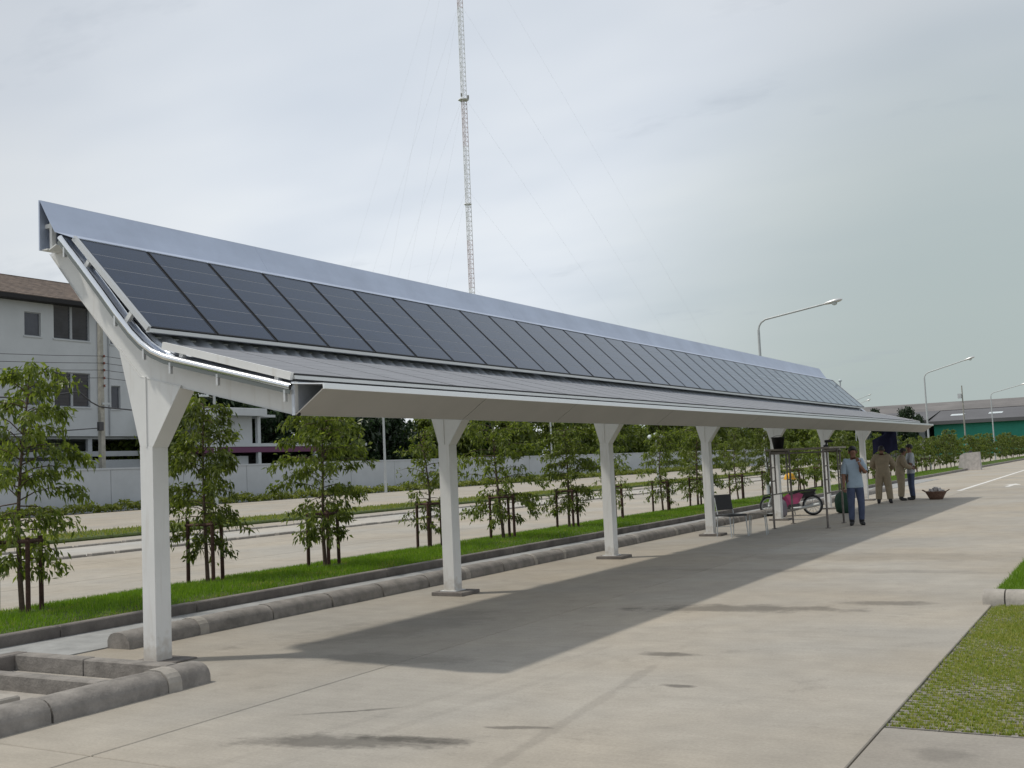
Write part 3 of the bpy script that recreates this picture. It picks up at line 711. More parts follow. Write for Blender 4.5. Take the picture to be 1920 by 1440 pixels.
# ------------------------------------------------------------------ TREES
def leaf_cloud(bases, dirs, L, wd, r_, fold=.25):
    """bases Nx3, dirs Nx3 (leaf axis), returns verts, faces of 4-point leaves (2 quads folded)"""
    n = len(bases); d = dirs/np.linalg.norm(dirs, axis=1, keepdims=True)
    rv_ = r_.normal(0, 1, (n, 3)); s_ = np.cross(d, rv_); s_ /= np.linalg.norm(s_, axis=1, keepdims=True)
    nn = np.cross(s_, d)
    L_ = L*r_.uniform(.65, 1.25, (n, 1)); W = wd*r_.uniform(.7, 1.25, (n, 1))
    drop = np.array([[0, 0, -1.0]])
    mid = bases+d*L_*.5; tip = bases+d*L_+drop*L_*.22
    a = mid+s_*W+nn*W*fold; b = mid-s_*W+nn*W*fold
    V = np.stack([bases, a, tip, b], 1).reshape(-1, 3)
    i = np.arange(n)*4
    Fq = np.stack([np.stack([i, i+1, i+2], 1), np.stack([i, i+2, i+3], 1)], 1).reshape(-1, 3)
    return V, Fq
def np_mesh(name, V, Fq, material):
    me = bpy.data.meshes.new(name); k = Fq.shape[1]
    me.vertices.add(len(V)); me.vertices.foreach_set('co', V.astype(np.float32).ravel())
    me.loops.add(Fq.size); me.loops.foreach_set('vertex_index', Fq.astype(np.int32).ravel())
    me.polygons.add(len(Fq)); me.polygons.foreach_set('loop_start', np.arange(0, Fq.size, k, dtype=np.int32)); me.polygons.foreach_set('loop_total', np.full(len(Fq), k, dtype=np.int32))
    me.materials.append(material); me.update(calc_edges=True); me.validate(); return me
def sapling(seed, H=2.9, spread=.62, dens=1.0, low=.17, leaf=.105):
    rr = random.Random(seed); rn = np.random.default_rng(seed)
    tr = MB(); pts = []
    for k in range(8):
        t = k/7; pts.append(Vector((.11*math.sin(seed+3*t)*t, .11*math.cos(seed*2+2.4*t)*t, H*.93*t)))
    tr.tube(pts, [.036-.030*k/7 for k in range(8)], 7)
    bases = []; dirs = []
    nb_ = int(54*dens)
    for b in range(nb_):
        t = low+(1-low)*((b+rr.random())/nb_)
        f = t*7; i = min(int(f), 6); p = pts[i].lerp(pts[i+1], f-i)
        prof_ = math.sin(min(1, (t-low+.10)/(.42))*math.pi/2)*(1-.66*max(0, (t-.6)/.4)**1.5)
        ln = spread*prof_*rr.uniform(.5, 1.35)+.10
        az = b*2.4+rr.uniform(-.5, .5); elv = rr.uniform(.35, .95)-(.35 if t < .45 else 0)
        dirv = Vector((math.cos(az)*math.cos(elv), math.sin(az)*math.cos(elv), math.sin(elv)))
        bp = [p]
        for k in range(1, 5):
            dd = dirv.copy(); dd.z -= .22*k
            bp.append(bp[-1]+dd.normalized()*ln/4)
        tr.tube(bp, [.009, .007, .005, .004, .002], 4, cap=False)
        nl = int((26+74*ln)*dens*rr.uniform(.35, 1.45)*(.8 if t < .45 else 1.1))
        for q in range(nl):
            u = 1-abs(rr.gauss(0, .38)); u = max(.08, min(1, u)); f = u*4; i = min(int(f), 3)
            c = bp[i].lerp(bp[i+1], f-i)
            off = Vector((rr.gauss(0, .045), rr.gauss(0, .045), rr.gauss(0, .04)))
            bases.append(c+off)
            a2 = rr.uniform(0, 6.28); dirs.append(Vector((math.cos(a2)*.8, math.sin(a2)*.8, rr.uniform(-2.4, .1)))+dirv*.5)
    V, Fq = leaf_cloud(np.array([tuple(v) for v in bases]), np.array([tuple(v) for v in dirs]), leaf, leaf*.20, rn)
    return tr.mesh('trunk', MT['bark']), V, Fq
VAR = []
for s_, H_, sp_, dn_ in ((11, 3.05, .72, 1.15), (12, 2.95, .64, 1.15), (23, 2.65, .60, .95), (34, 2.85, .72, 1.1), (45, 2.5, .52, .75), (56, 2.75, .78, 1.0), (67, 3.0, .58, .9), (78, 2.6, .68, 1.15)):
    t_, V, Fq = sapling(s_, H_, sp_, dn_, leaf=.095)
    VAR.append((t_, np_mesh('crown', V, Fq, MT['leaf']), H_))
VARF = []
for s_, H_, sp_ in ((61, 2.7, .7), (62, 2.5, .75), (63, 2.9, .7)):
    t_, V, Fq = sapling(s_, H_, sp_, .62, low=.2, leaf=.17)
    VARF.append((t_, np_mesh('crown', V, Fq, MT['leaf2']), H_))
TREES = [  # y, x, variant, rot, scale, label
 (8.75, -12.05, 0, .3, 1.06, 'tall drooping sapling at the far left edge of the verge'),
 (11.98, -12.2, 1, 1.9, .98, 'bushy drooping sapling just right of the nearest carport column'),
 (14.15, -11.75, 3, 4.0, 1.0, 'full sapling on the verge midway between first and second columns'),
 (17.8, -12.15, 4, .9, .95, 'thin sapling just left of the second carport column'),
 (19.95, -11.75, 5, 2.2, 1.0, 'sapling just right of the second carport column with lifted branches'),
 (23.1, -11.8, 7, 5.0, .95, 'sapling just left of the third carport column'),
 (26.4, -12.1, 6, 3.3, .9, 'sapling just right of the third carport column'),
 (29.8, -12.15, 2, .2, .95, 'sapling midway between third and fourth columns'),
 (33.1, -12.3, 5, 1.2, 1.0, 'sapling just left of the fourth carport column'),
 (37.4, -12.4, 4, 3.7, 1.0, 'thin sapling just right of the fourth carport column'),
 (40.6, -12.2, 1, 2.7, .9, 'sapling on the verge behind the left end of the scaffold'),
]
def stake_set():
    root = None
    ps = []
    for (x, y) in ((-.26, -.12), (.12, .20), (.24, -.18)):
        m = MB(); m.tube([(x, y, -.1), (x*.97, y*.97, .92)], [.031, .028], 7); ps.append(('stake', m.mesh('stake', MT['stake'])))
    for a, b in (((-.28, -.12), (.14, .21)), ((.13, .21), (.25, -.20)), ((-.28, -.13), (.27, -.19))):
        m = MB(); m.tube([(a[0], a[1], .86), (b[0], b[1], .87)], .024, 6); ps.append(('crossbar', m.mesh('crossbar', MT['stake'])))
    return ps
STK = stake_set()
def plant(x, y, var, rz, sc, label, group, stakes=True, slabel=None):
    z = float(vz(x))-.01
    o = empty('young_tree', (x, y, z), rz, label, 'tree', group); o.scale = (sc*rnd.uniform(.9, 1.1), sc*rnd.uniform(.9, 1.1), sc); o.rotation_euler = (rnd.uniform(-.04, .04), rnd.uniform(-.04, .04), rz)
    link('trunk', var[0], o); link('crown', var[1], o)
    if stakes:
        s_ = empty('tree_stakes', (x, y, z), rnd.uniform(-.5, .5), slabel, 'plant support', 'timber supports around the saplings')
        for nme, me in STK: link(nme, me, s_)
for (y, x, v, rz, sc, lb) in TREES:
    plant(x, y, VAR[v], rz, sc, lb, 'saplings along the verge', True, 'timber stakes around the '+lb.replace('just ', ''))
yy = 43.8
while yy < 175:
    plant(-12.2+rnd.uniform(-.4, .3), yy, VARF[rnd.randrange(3)], rnd.uniform(0, 6), rnd.uniform(.78, 1.02),
          'one of the small far trees lining the verge beyond the carport', 'far saplings along the verge', yy < 75, 'distant dark stakes around a far sapling on the verge')
    yy += rnd.uniform(2.6, 3.6)
# second row across the road, far side
yy = 78
while yy < 150:
    o = empty('young_tree', (-29.3+rnd.uniform(-.5, .5), yy, .08), rnd.uniform(0, 6), 'one of the small trees on the grass strip across the far road', 'tree', 'trees on the far grass strip')
    v = VARF[rnd.randrange(3)]; sc = rnd.uniform(.9, 1.15); o.scale = (sc, sc, sc); link('trunk', v[0], o); link('crown', v[1], o); yy += rnd.uniform(4.5, 7)
# hedge at the wall foot
def bush_cloud(n, fn, L, wd, seed):
    rn = np.random.default_rng(seed); b = fn(n, rn); d = rn.normal(0, 1, (n, 3)); d[:, 2] += .3
    return leaf_cloud(b, d, L, wd, rn)
def hedge_fn(n, rn):
    y = rn.uniform(34, 170, n); hgt = .55+.28*np.sin(y*1.9)+.22*np.sin(y*4.7+1); 
    return np.stack([-54.6+rn.normal(0, .28, n), y, rn.uniform(0, 1, n)**.7*np.clip(hgt*.55+.1, .15, .6)], 1)
V, Fq = bush_cloud(30000, hedge_fn, .20, .06, 5)
tag(link('hedge', np_mesh('hedge', V, Fq, MT['hedge'])), 'low yellow green hedge planted along the foot of the pale boundary wall', 'hedge', kind='stuff')
# large background trees
def big_tree(seed, H, Rr, material, n=7000, leafl=.42, trunk_h=.2):
    rn = np.random.default_rng(seed); rr = random.Random(seed)
    tr = MB(); tr.tube([(0, 0, -.2), (.1, .05, H*.3), (.15, -.05, H*.6), (.1, 0, H*.85)], [.22, .17, .11, .03], 7)
    bl = []
    for k in range(17):
        a = rr.uniform(0, 6.28); rad = Rr*rr.uniform(.1, .8); zz = H*rr.uniform(trunk_h, .92)
        if zz > H*.7: rad *= .65
        c = (rad*math.cos(a), rad*math.sin(a), zz); bl.append((c, rr.uniform(.26, .45)*Rr))
        tr.tube([(0.1, 0, zz*.62), (c[0]*.6, c[1]*.6, zz*.85), c], [.07, .05, .015], 5, cap=False)
    P = []
    per = n//len(bl)
    for c, rad in bl:
        u = rn.normal(0, 1, (per, 3)); u /= np.linalg.norm(u, axis=1, keepdims=True)
        P.append(np.array(c)+u*rad*(rn.uniform(.55, 1.1, (per, 1)))*np.array([1, 1, .8]))
    P = np.concatenate(P); d = rn.normal(0, 1, P.shape); d[:, 2] -= .3
    V, Fq = leaf_cloud(P, d, leafl, leafl*.24, rn)
    return tr.mesh('trunk', MT['bark']), np_mesh('crown', V, Fq, material)
BT = [big_tree(71, 7, 2.9, MT['leafd']), big_tree(72, 7, 2.7, MT['leafd']), big_tree(73, 7, 3.0, MT['leaf2']), big_tree(74, 7, 2.8, MT['leaf2'])]
bgs = [(-66, 58.6, 13.2, 2), (-69, 62.0, 13.2, 3), (-70, 65.5, 13.2, 2), (-68, 69, 10, 0), (-66, 73, 10, 0), (-70, 75.5, 10, 1), (-64, 77.5, 10, 2), (-65, 80.2, 8.6, 0), (-64, 82.6, 8.6, 1), (-66, 84.8, 8.6, 0), (-64, 87, 8.6, 1), (-67, 89.5, 8.6, 0),
       (-63, 92, 8.6, 2), (-65, 95.5, 8.6, 0), (-63, 99, 9.2, 3), (-64, 103, 9.2, 1), (-62, 107, 9.2, 2), (-63, 112, 9.2, 3), (-62, 118, 9.2, 3), (-62, 125, 9.2, 2), (-61, 131, 9.2, 3), (-62, 139, 9.2, 2), (-60, 147, 9.2, 3), (-61, 156, 9.2, 2), (-60, 165, 9.2, 3), (-60, 176, 9.2, 2), (-58, 188, 9.2, 3), (-56, 200, 9.2, 2), (-52, 212, 9.2, 3), (-60, 224, 9.5, 3), (-58, 236, 9.5, 2), (-56, 246, 10, 3), (-61, 151.5, 9.4, 3), (-62, 160.5, 9.2, 2), (-61, 170.5, 9.4, 3), (-61, 182, 9.4, 3), (-59, 194, 9.4, 2), (-57, 206, 9.6, 3)]
ORD = 'first second third fourth fifth sixth seventh eighth ninth tenth eleventh twelfth thirteenth fourteenth fifteenth sixteenth seventeenth eighteenth nineteenth twentieth'.split()
ORD += ['twenty '+q for q in ORD[:9]]+['thirtieth']+['thirty '+q for q in ORD[:9]]
bi = 0
bgs.sort(key=lambda q: math.atan2(q[0], q[1]))
for (x, y, h, k) in bgs:
    lbl = ['dark dense tree', 'dark spreading tree', 'light green tree', 'yellow green tree'][k]+' behind the boundary wall, '+ORD[bi]+' of its row from the left'
    bi += 1
    o = empty('background_tree', (x, y, 0), rnd.uniform(0, 6), lbl, 'tree', 'trees behind the boundary wall')
    o.scale = (h/7*rnd.uniform(.95, 1.1), h/7*rnd.uniform(.95, 1.1), h/7); link('trunk', BT[k][0], o); link('crown', BT[k][1], o)

# ------------------------------------------------------------------ WALL, BUILDINGS
bw = empty('boundary_wall', (-56, 30, 0), 0, 'long pale rendered boundary wall with a flat coping across the far road', 'wall')
m = MB()
yy = 5.0
while yy < 190:
    m = MB(); m.b2((-56.12-.0, yy+.02, -.1), (-55.98, yy+5.98, 2.52)); o = m.build('wall_panel', MT['wall'], bw); o.location = (56, -30, 0); yy += 6
m = MB(); m.b2((-56.18, 5, 2.52), (-55.93, 191, 2.63)); o = m.build('coping', MT['wall'], bw); o.location = (56, -30, 0)
# three storey building
bd = empty('apartment_block', (-62, 48, 0), 0, 'white three storey block with brown tiled roof at the left edge', 'building')
def pb(mb, name, mats, parent=bd):
    o = mb.build(name, mats, parent)
    if parent is bd: o.location = (62, -48, 0)
    return o
FX = -62.0; BY0, BY1 = 22.0, 57.0
wins = []   # (y0,y1,z0,z1)
for yb in (21.0, 32.8, 44.6):
    for (zb) in (11.40, 6.87):
        wins += [(yb+.8, yb+2.02, zb+.05, zb+1.62), (yb+3.0, yb+5.85, zb+.03, zb+2.35), (yb+7.6, yb+8.4, zb-.02, zb+1.6)]
wins = [q for q in wins if q[0] > BY0+.3 and q[1] < BY1]
# facade with real openings: grid of wall pieces
ysl = sorted({BY0, BY1}|{q[0] for q in wins}|{q[1] for q in wins}); zsl = sorted({4.93, 14.0}|{q[2] for q in wins}|{q[3] for q in wins})
fm = MB()
for a, b in zip(ysl[:-1], ysl[1:]):
    run0 = None
    for c, d in zip(zsl[:-1], zsl[1:]):
        cy_, cz_ = (a+b)/2, (c+d)/2
        if not any(q[0] < cy_ < q[1] and q[2] < cz_ < q[3] for q in wins): fm.b2((FX-.25, a, c), (FX, b, d))
pb(fm, 'facade', MT['bwall'])
m = MB(); m.b2((FX-12, BY0, 4.93), (FX-.26, BY0+.25, 14)); m.b2((FX-12, BY1-.25, 4.93), (FX-.26, BY1, 14)); m.b2((FX-12, BY0, 4.93), (FX-11.8, BY1, 14)); m.b2((FX-12, BY0+.3, 8.95), (FX-.3, BY1-.3, 9.1))
pb(m, 'side_wall', MT['bwall2'])
for q in wins:
    m = MB(); y0, y1, z0, z1 = q; t = .06
    m.b2((FX-.2, y0, z0), (FX-.1, y0+t, z1)); m.b2((FX-.2, y1-t, z0), (FX-.1, y1, z1)); m.b2((FX-.2, y0+t, z0), (FX-.1, y1-t, z0+t)); m.b2((FX-.2, y0+t, z1-t), (FX-.1, y1-t, z1))
    if y1-y0 > 2:
        m.b2((FX-.2, (y0+y1)/2-.09, z0+t), (FX-.08, (y0+y1)/2+.09, z1-t))
    wo = pb(m, 'window', MT['wframe'])
    if y1-y0 > 2:
        for a, b in ((y0+t, (y0+y1)/2-.09), ((y0+y1)/2+.09, y1-t)):
            m = MB()
            nz = 9
            for k in range(nz): m.box((FX-.16, (a+b)/2, z0+t+(z1-z0-2*t)*(k+.5)/nz), (.012, b-a, (z1-z0-2*t)/nz*1.02), mtx=Matrix.Rotation(.25, 3, 'Y'))
            m.build('louvre_pane', MT['glass'], wo)
    else:
        m = MB(); m.b2((FX-.17, y0+t, z0+t), (FX-.15, y1-t, z1-t)); m.build('pane', MT['glass'], wo)
    m = MB(); m.b2((FX-.06, y0-.08, z0-.09), (FX+.06, y1+.08, z0-.003)); m.build('sill', MT['bwall'], wo)
# tiled roof with rows of tiles
m = MB(); nrow = 14
ex, ez, rx_, rz_ = FX+.85, 13.95, FX-5.4, 16.35
for k in range(nrow):
    a, b = k/nrow, (k+1)/nrow+.01
    xa, za = ex+(rx_-ex)*a, ez+(rz_-ez)*a; xb, zb = ex+(rx_-ex)*b, ez+(rz_-ez)*b
    m.add([(xa, BY0-.8, za+.07), (xa, BY1+.8, za+.07), (xb, BY1+.8, zb+.03), (xb, BY0-.8, zb+.03), (xa, BY0-.8, za-.05), (xa, BY1+.8, za-.05)], [(0, 1, 2, 3), (4, 5, 1, 0)])
pb(m, 'roof', MT['tile'])
m = MB(); m.prism_xz([(rx_+.05, rz_+.1), (rx_-6.5, 13.9), (rx_-6.5, 13.8), (rx_+.05, rz_-.05)], BY0-.8, BY1+.8); pb(m, 'roof_back', MT['tile'])
m = MB(); m.b2((ex-.05, BY0-.8, ez-.28), (ex+.03, BY1+.8, ez+.0)); m.b2((FX+.0, BY0-.8, ez-.28), (ex-.06, BY1+.8, ez-.24)); pb(m, 'eaves_board', MT['dark'])
# open ground floor
m = MB(); m.b2((FX-6, BY0, -.1), (FX-5.8, BY1, 4.9)); pb(m, 'ground_floor_wall', MT['bwall2'])
m = MB(); m.b2((FX-.25, BY0, 3.55), (FX+.0, BY1, 3.9)); m.b2((FX-.2, BY0, .0), (FX-.02, BY1, 3.3)); pb(m, 'ground_floor_screen', MT['bwall2'])
m = MB(); m.b2((FX-11.8, BY0, 4.75), (FX-.3, BY1, 4.92)); pb(m, 'floor_slab', MT['bwall2'])
for k in range(7):
    m = MB(); m.b2((FX-.5, BY0+.4+5.6*k, -.1), (FX-.26, BY0+.75+5.6*k, 4.74)); pb(m, 'post', MT['bwall2'])
m = MB()
for yv in (52.0, 51.1): m.tube([(FX+.06, yv, 5), (FX+.06, yv, 13.7)], .05, 6)
pb(m, 'drainpipe', MT['bwall2'])
# low annex with maroon band
an = empty('annex_building', (-62, 66, 0), 0, 'low white annex with overhanging flat roof and maroon band behind the wall', 'building')
def pa(mb, name, mats, parent=an):
    o = mb.build(name, mats, parent); o.location = (62, -66, 0); return o
m = MB(); m.b2((-66, 60.5, 3.9), (-62.3, 66.4, 6.55)); m.b2((-66, 60.5, 0), (-62.6, 66.2, 3.4)); pa(m, 'wall', MT['bwall'])
m = MB(); m.rbox((-67, 59.8, 6.55), (-61.2, 67.0, 7.15), .03); pa(m, 'flat_roof', MT['bwall'])
m = MB(); m.b2((-66, 66.45, 6.55), (-62.3, 69.2, 6.75)); pa(m, 'side_roof', MT['bwall'])
m = MB(); m.b2((-66, 60.0, 4.12), (-61.9, 81, 4.38)); pa(m, 'ledge', MT['bwall'])
m = MB(); m.b2((-65.9, 60.1, 3.66), (-61.95, 80.9, 4.11)); pa(m, 'maroon_band', MT['maroon'])
for yv in (66.7, 73.7, 80.3):
    m = MB(); m.b2((-62.25, yv, -.1), (-61.98, yv+.35, 3.65 if yv > 67 else 6.54)); pa(m, 'post', MT['bwall'])
m = MB(); m.b2((-66.1, 67.2, 0), (-65.9, 80.9, 3.6)); pa(m, 'back_wall', MT['dark'])

# utility pole + wires
up = empty('utility_pole', (-57.3, 47.45, 0), 0, 'square concrete utility pole in front of the white three storey block', 'pole')
m = MB(); m.add([(-.17, -.17, -.2), (.17, -.17, -.2), (.17, .17, -.2), (-.17, .17, -.2), (-.11, -.11, 13.9), (.11, -.11, 13.9), (.11, .11, 13.9), (-.11, .11, 13.9)],
               [(0, 1, 5, 4), (1, 2, 6, 5), (2, 3, 7, 6), (3, 0, 4, 7), (4, 5, 6, 7)]); m.build('shaft', MT['conc_pole'], up)
for k, z in enumerate((9.8, 9.35, 8.9, 8.4, 7.9)):
    m = MB(); m.lathe([(.0, -.08), (.07, -.07), (.04, 0), (.07, .07), (0, .08)], (.2, 0.12, z), 8); m.build('insulator', MT['rust'], up)
for z in (6.75, 6.75):
    m = MB(); m.box((.15, .2, z), (.14, .55, .14)); m.build('clamp_arm', MT['steel'], up); break
for k, z in enumerate((9.8, 9.35, 8.9, 8.4)):
    m = MB(); pts = [(.22, -60+120*t, z-1.3*4*abs((t*4) % 1)*(1-abs((t*4) % 1))*.35) for t in [q/32 for q in range(33)]]
    m.tube(pts, .017, 4, cap=False); m.build('wire', MT['wire'], up)
m = MB(); m.tube([(.2, -9, 6.9), (.25, -5, 6.95), (.25, -2.6, 7.35), (.25, -1.9, 7.45), (.3, -1.0, 6.8), (.2, -.3, 6.55), (.2, .3, 6.5), (.2, 4, 6.3)], .045, 5); m.build('cable_loop', MT['wire'], up)
m = MB(); m.tube([(.2, -9, 4.6), (.2, -.2, 5.2)], .03, 4); m.box((.2, -.25, 5.3), (.2, .35, .55)); m.build('junction_box', MT['wire'], up)

# ------------------------------------------------------------------ LAMPS
def street_lamp(x, y, z0, h, reach, rise, label, group='street lamps along the verge', r0=.075, arm_y=0):
    o = empty('street_lamp', (x, y, z0), 0, label, 'street lamp', group)
    m = MB(); m.tube([(0, 0, -.05), (0, 0, h*.5), (0, 0, h)], [r0, r0*.85, r0*.66], 10); m.build('pole', MT['steel'], o)
    pts = [(0, 0, h-.02), (.03, 0, h+.14), (.12, 0, h+.28), (.30, 0, h+.39)]
    for k in range(1, 7): t = k/6; pts.append((.30+(reach-.30)*t, arm_y*t, h+.39+(rise-.39)*t))
    m = MB(); m.tube(pts, r0*.52, 8); m.build('arm', MT['steel'], o)
    d = Vector((1, 0, (rise-.39)/(reach-.3))).normalized()
    hd = MB(); vs = []; pr = [(0, .05, .04), (.12, .10, .07), (.4, .14, .10), (.62, .12, .08), (.72, .03, .03)]
    n = 8
    for (t, wq, hq) in pr:
        c_ = Vector((reach, arm_y, h+rise))+d*(t-.05)
        for k in range(n):
            a = 2*math.pi*k/n; vs.append((c_.x, c_.y+wq*math.cos(a), c_.z+hq*math.sin(a)*(1 if math.sin(a) > 0 else .75)))
    hd.add(vs, [(i*n+k, i*n+(k+1) % n, (i+1)*n+(k+1) % n, (i+1)*n+k) for i in range(4) for k in range(n)], True); hd.add(vs, [tuple(range(n)), tuple(range(4*n, 5*n))])
    hob = hd.build('lamp_head', MT['alu'], o)
    m = MB(); c_ = Vector((reach, arm_y, h+rise))+d*.36; m.lathe([(.11, 0), (.09, -.07), (.03, -.10), (0, -.10)], (c_.x, c_.y, c_.z-.05), 10); m.build('lens', MT['skylight'], hob)
    m = MB(); m.b2((-.17, -.17, -.08), (.17, .17, .04)); m.build('base', MT['kerb_lt'], o)
    return o
street_lamp(-12.95, 42.8, .05, 6.60, 2.7, .75, 'nearest grey street lamp rising behind the middle of the carport')
street_lamp(-12.95, 81.5, .05, 6.5, 2.75, 1.05, 'second street lamp seen right of the carport end')
street_lamp(-12.95, 121, .05, 6.5, 2.9, 1.0, 'third street lamp near the right edge among the far trees')
street_lamp(-47.5, 205, 0, 9.6, 5.0, 2.0, 'far street lamp in front of the long shed roofs', 'far street lamps', .09)
street_lamp(-33, 150, 0, 7.4, 1.6, .8, 'far small street lamp just right of the carport tip', 'far street lamps', .06)
for (yy, h_, lb) in ((51.5, 7.0, 'thin white post behind the near sapling beside the annex'), (69.6, 6.6, 'thin pale post in front of the dark trees behind the wall'), (79.7, 6.6, 'thin pale post just right of the second carport column'), (97.7, 6.6, 'thin pale post behind saplings left of the third column')):
    o = empty('lamp_post', (-51.5, yy, 0), 0, lb, 'post', 'thin posts along the outer lane')
    m = MB(); m.tube([(0, 0, 0), (0, 0, h_)], [.11, .08], 8); m.build('pole', MT['steel'], o)
    m = MB(); m.tube([(0, -.7, h_), (0, -.3, h_+.15), (0, .3, h_+.15), (0, .7, h_)], .05, 6); m.build('arm', MT['steel'], o)
    for s_ in (-1, 1): m = MB(); m.box((0, .9*s_, h_-.03), (.26, .6, .13)); m.build('lamp_head', MT['skylight'], o)
o = empty('lamp_post', (-25.5, 62.0, 0), 0, 'short post with twin white globe heads seen right of the fourth column', 'post')
m = MB(); m.tube([(0, 0, 0), (0, 0, 3.0)], [.06, .05], 8); m.build('pole', MT['steel'], o)
for s_ in (-1, 0, 1): m = MB(); m.lathe([(0, 0), (.14, .04), (.17, .14), (.1, .25), (0, .27)], (.3*s_, .2*s_, 2.9+.12*(s_ == 0)), 10); m.build('globe', MT['skylight'], o)

# ------------------------------------------------------------------ MAST
ms_ = empty('radio_mast', (-70.85, 115, 0), .5, 'tall thin guyed lattice radio mast rising into the sky behind the carport', 'mast')
def mast_section(matn):
    m = MB(); R_ = .40; H_ = 3.0
    P3 = [(R_*math.cos(a), R_*math.sin(a)) for a in (0.3, 2.394, 4.488)]
    for p in P3: m.tube([(p[0], p[1], 0), (p[0], p[1], H_)], .045, 5)
    for k in range(5):
        z = H_*k/5
        for i in range(3):
            a, b = P3[i], P3[(i+1) % 3]; m.tube([(a[0], a[1], z), (b[0], b[1], z)], .022, 4)
            if k % 2: a, b = b, a
            m.tube([(a[0], a[1], z), (b[0], b[1], z+H_/5)], .02, 4)
    # ladder / feeder
    m.tube([(.05, -.1, 0), (.05, -.1, H_)], .035, 4)
    return m.mesh('mast_section', matn)
mw, mrd = mast_section(MT['mastw']), mast_section(MT['mastr'])
for k in range(25): link('mast_section', mrd if (k//2) % 3 == 1 else mw, ms_, (0, 0, 3.0*k))
for z in (47.9, 34.5):
    m = MB(); rp_ = .7 if z > 40 else .48; m.lathe([(0, 0), (rp_, 0), (rp_, .12), (0, .12)], (0, 0, z), 6); m.build('platform', MT['mastw'], ms_)
for (dx_, dz_) in ((-.25, 48.6), (.75, 48.3)):
    m = MB(); m.box((dx_*.8, -.3, dz_-.1), (.24, .2, .4)); m.build('obstruction_lamp', MT['conc_pole'], ms_)
for z in (12, 24, 36, 48, 60, 72):
    for a in (0.3, 2.394, 4.488):
        m = MB(); R_ = 14+.38*z; m.tube([(.4*math.cos(a), .4*math.sin(a), z), (R_*math.cos(a), R_*math.sin(a), 0)], .0055, 3, cap=False); m.build('guy_wire', MT['guy'], ms_)
m = MB(); m.b2((-.8, -.8, -.1), (.8, .8, .3)); m.build('base', MT['kerb_lt'], ms_)

# ------------------------------------------------------------------ FAR SHEDS
def shed(name, x0, x1, y0, y1, ze, zr, wallm, roofm, label, sky_n, wall_from=0):
    o = empty(name, ((x0+x1)/2, y0, 0), 0, label, 'shed'); ox, oy = -(x0+x1)/2, -y0
    def q(mb, nme, mm): ob = mb.build(nme, mm, o); ob.location = (ox, oy, 0); return ob
    m = MB(); m.b2((x0, y0, -.1), (x1, y0+.3, ze)); m.b2((x0, y0+.3, -.1), (x0+.3, y1, ze)); m.b2((x1-.3, y0+.3, -.1), (x1, y1, ze)); q(m, 'wall', wallm)
    ym = (y0+y1)/2
    m = MB(); m.add([(x0-1, y0-1, ze), (x1+1, y0-1, ze), (x1+1, ym, zr), (x0-1, ym, zr), (x1+1, y1+1, ze), (x0-1, y1+1, ze)], [(0, 1, 2, 3), (3, 2, 4, 5)])
    m.add([(x0-1, y0-1, ze-.35), (x1+1, y0-1, ze-.35), (x1+1, y0-1, ze), (x0-1, y0-1, ze)], [(0, 1, 2, 3)]); rf = q(m, 'roof', roofm)
    m = MB(); m.b2((x0-1, y0-1.15, ze-.75), (x1+1, y0-1.02, ze-.05)); q(m, 'eaves_band', MT['dark'] if zr > 12 else MT['shedroof'])  # on the tall shed this dark band paints the shadow under the eaves
    for k in range(sky_n):
        xx = x0+(x1-x0)*(k+.5)/sky_n; t0, t1 = .42, .58
        m = MB(); f = lambda t: (y0-1+(ym-y0+1)*t, ze+(zr-ze)*t+.05)
        a, b = f(t0), f(t1); m.add([(xx-1.4, a[0], a[1]), (xx+1.4, a[0], a[1]), (xx+1.4, b[0], b[1]), (xx-1.4, b[0], b[1])], [(0, 1, 2, 3)]); sk = m.build('skylight', MT['skylight'], rf)
    return o
shed('warehouse', -38.5, 70, 250, 285, 7.2, 9.9, MT['teal'], MT['shedroof'], 'long warehouse with grey roof and teal green wall at right edge', 14)
shed('warehouse', -75, -40.5, 250, 285, 7.6, 10.0, MT['bwall2'], MT['shedroof'], 'grey roofed warehouse seen above the far tip of the carport', 4)
shed('warehouse', -80, 75, 300, 345, 11.0, 14.0, MT['shedroof2'], MT['shedroof2'], 'taller brownish shed roof line behind the grey warehouses', 0)
for q, (fx, fy_, fh) in enumerate(((-43, 246, 11.2), (-49.5, 246.5, 10.6), (-57, 247, 10.8))):
    o = empty('background_tree', (fx, fy_, 0), q*1.7, 'dark tree top against the far shed roofs, '+ORD[q]+' from the right', 'tree', 'dark trees before the far sheds')
    o.scale = (1.05, 1.05, fh/7); link('trunk', BT[q % 2][0], o); link('crown', BT[q % 2][1], o)
o = empty('signal_post', (-26.5, 205, 0), 0, 'thin pole with a small white box in front of the warehouse roofs', 'pole')
m = MB(); m.tube([(0, 0, 0), (0, 0, 12.2)], [.16, .1], 6); m.build('pole', MT['conc_pole'], o)
m = MB(); m.box((-.45, 0, 10.4), (.6, .6, .8)); m.build('box', MT['bwall'], o)

# pale concrete block with a sign post, beside the kerb, far
o = empty('barrier_block', (-10.2, 80, 0), 0, 'big pale concrete barrier block on the kerb before the far trees', 'barrier')
m = MB(); m.prism_xz([(-.72, 0), (.72, 0), (.68, 1.22), (-.30, 1.16), (-.55, 1.0)], -.35, .35); m.build('block', MT['rubble'], o)
m = MB(); m.tube([(.1, 0, 1.17), (.1, 0, 1.30)], .12, 10); m.build('cap', MT['wire'], o)

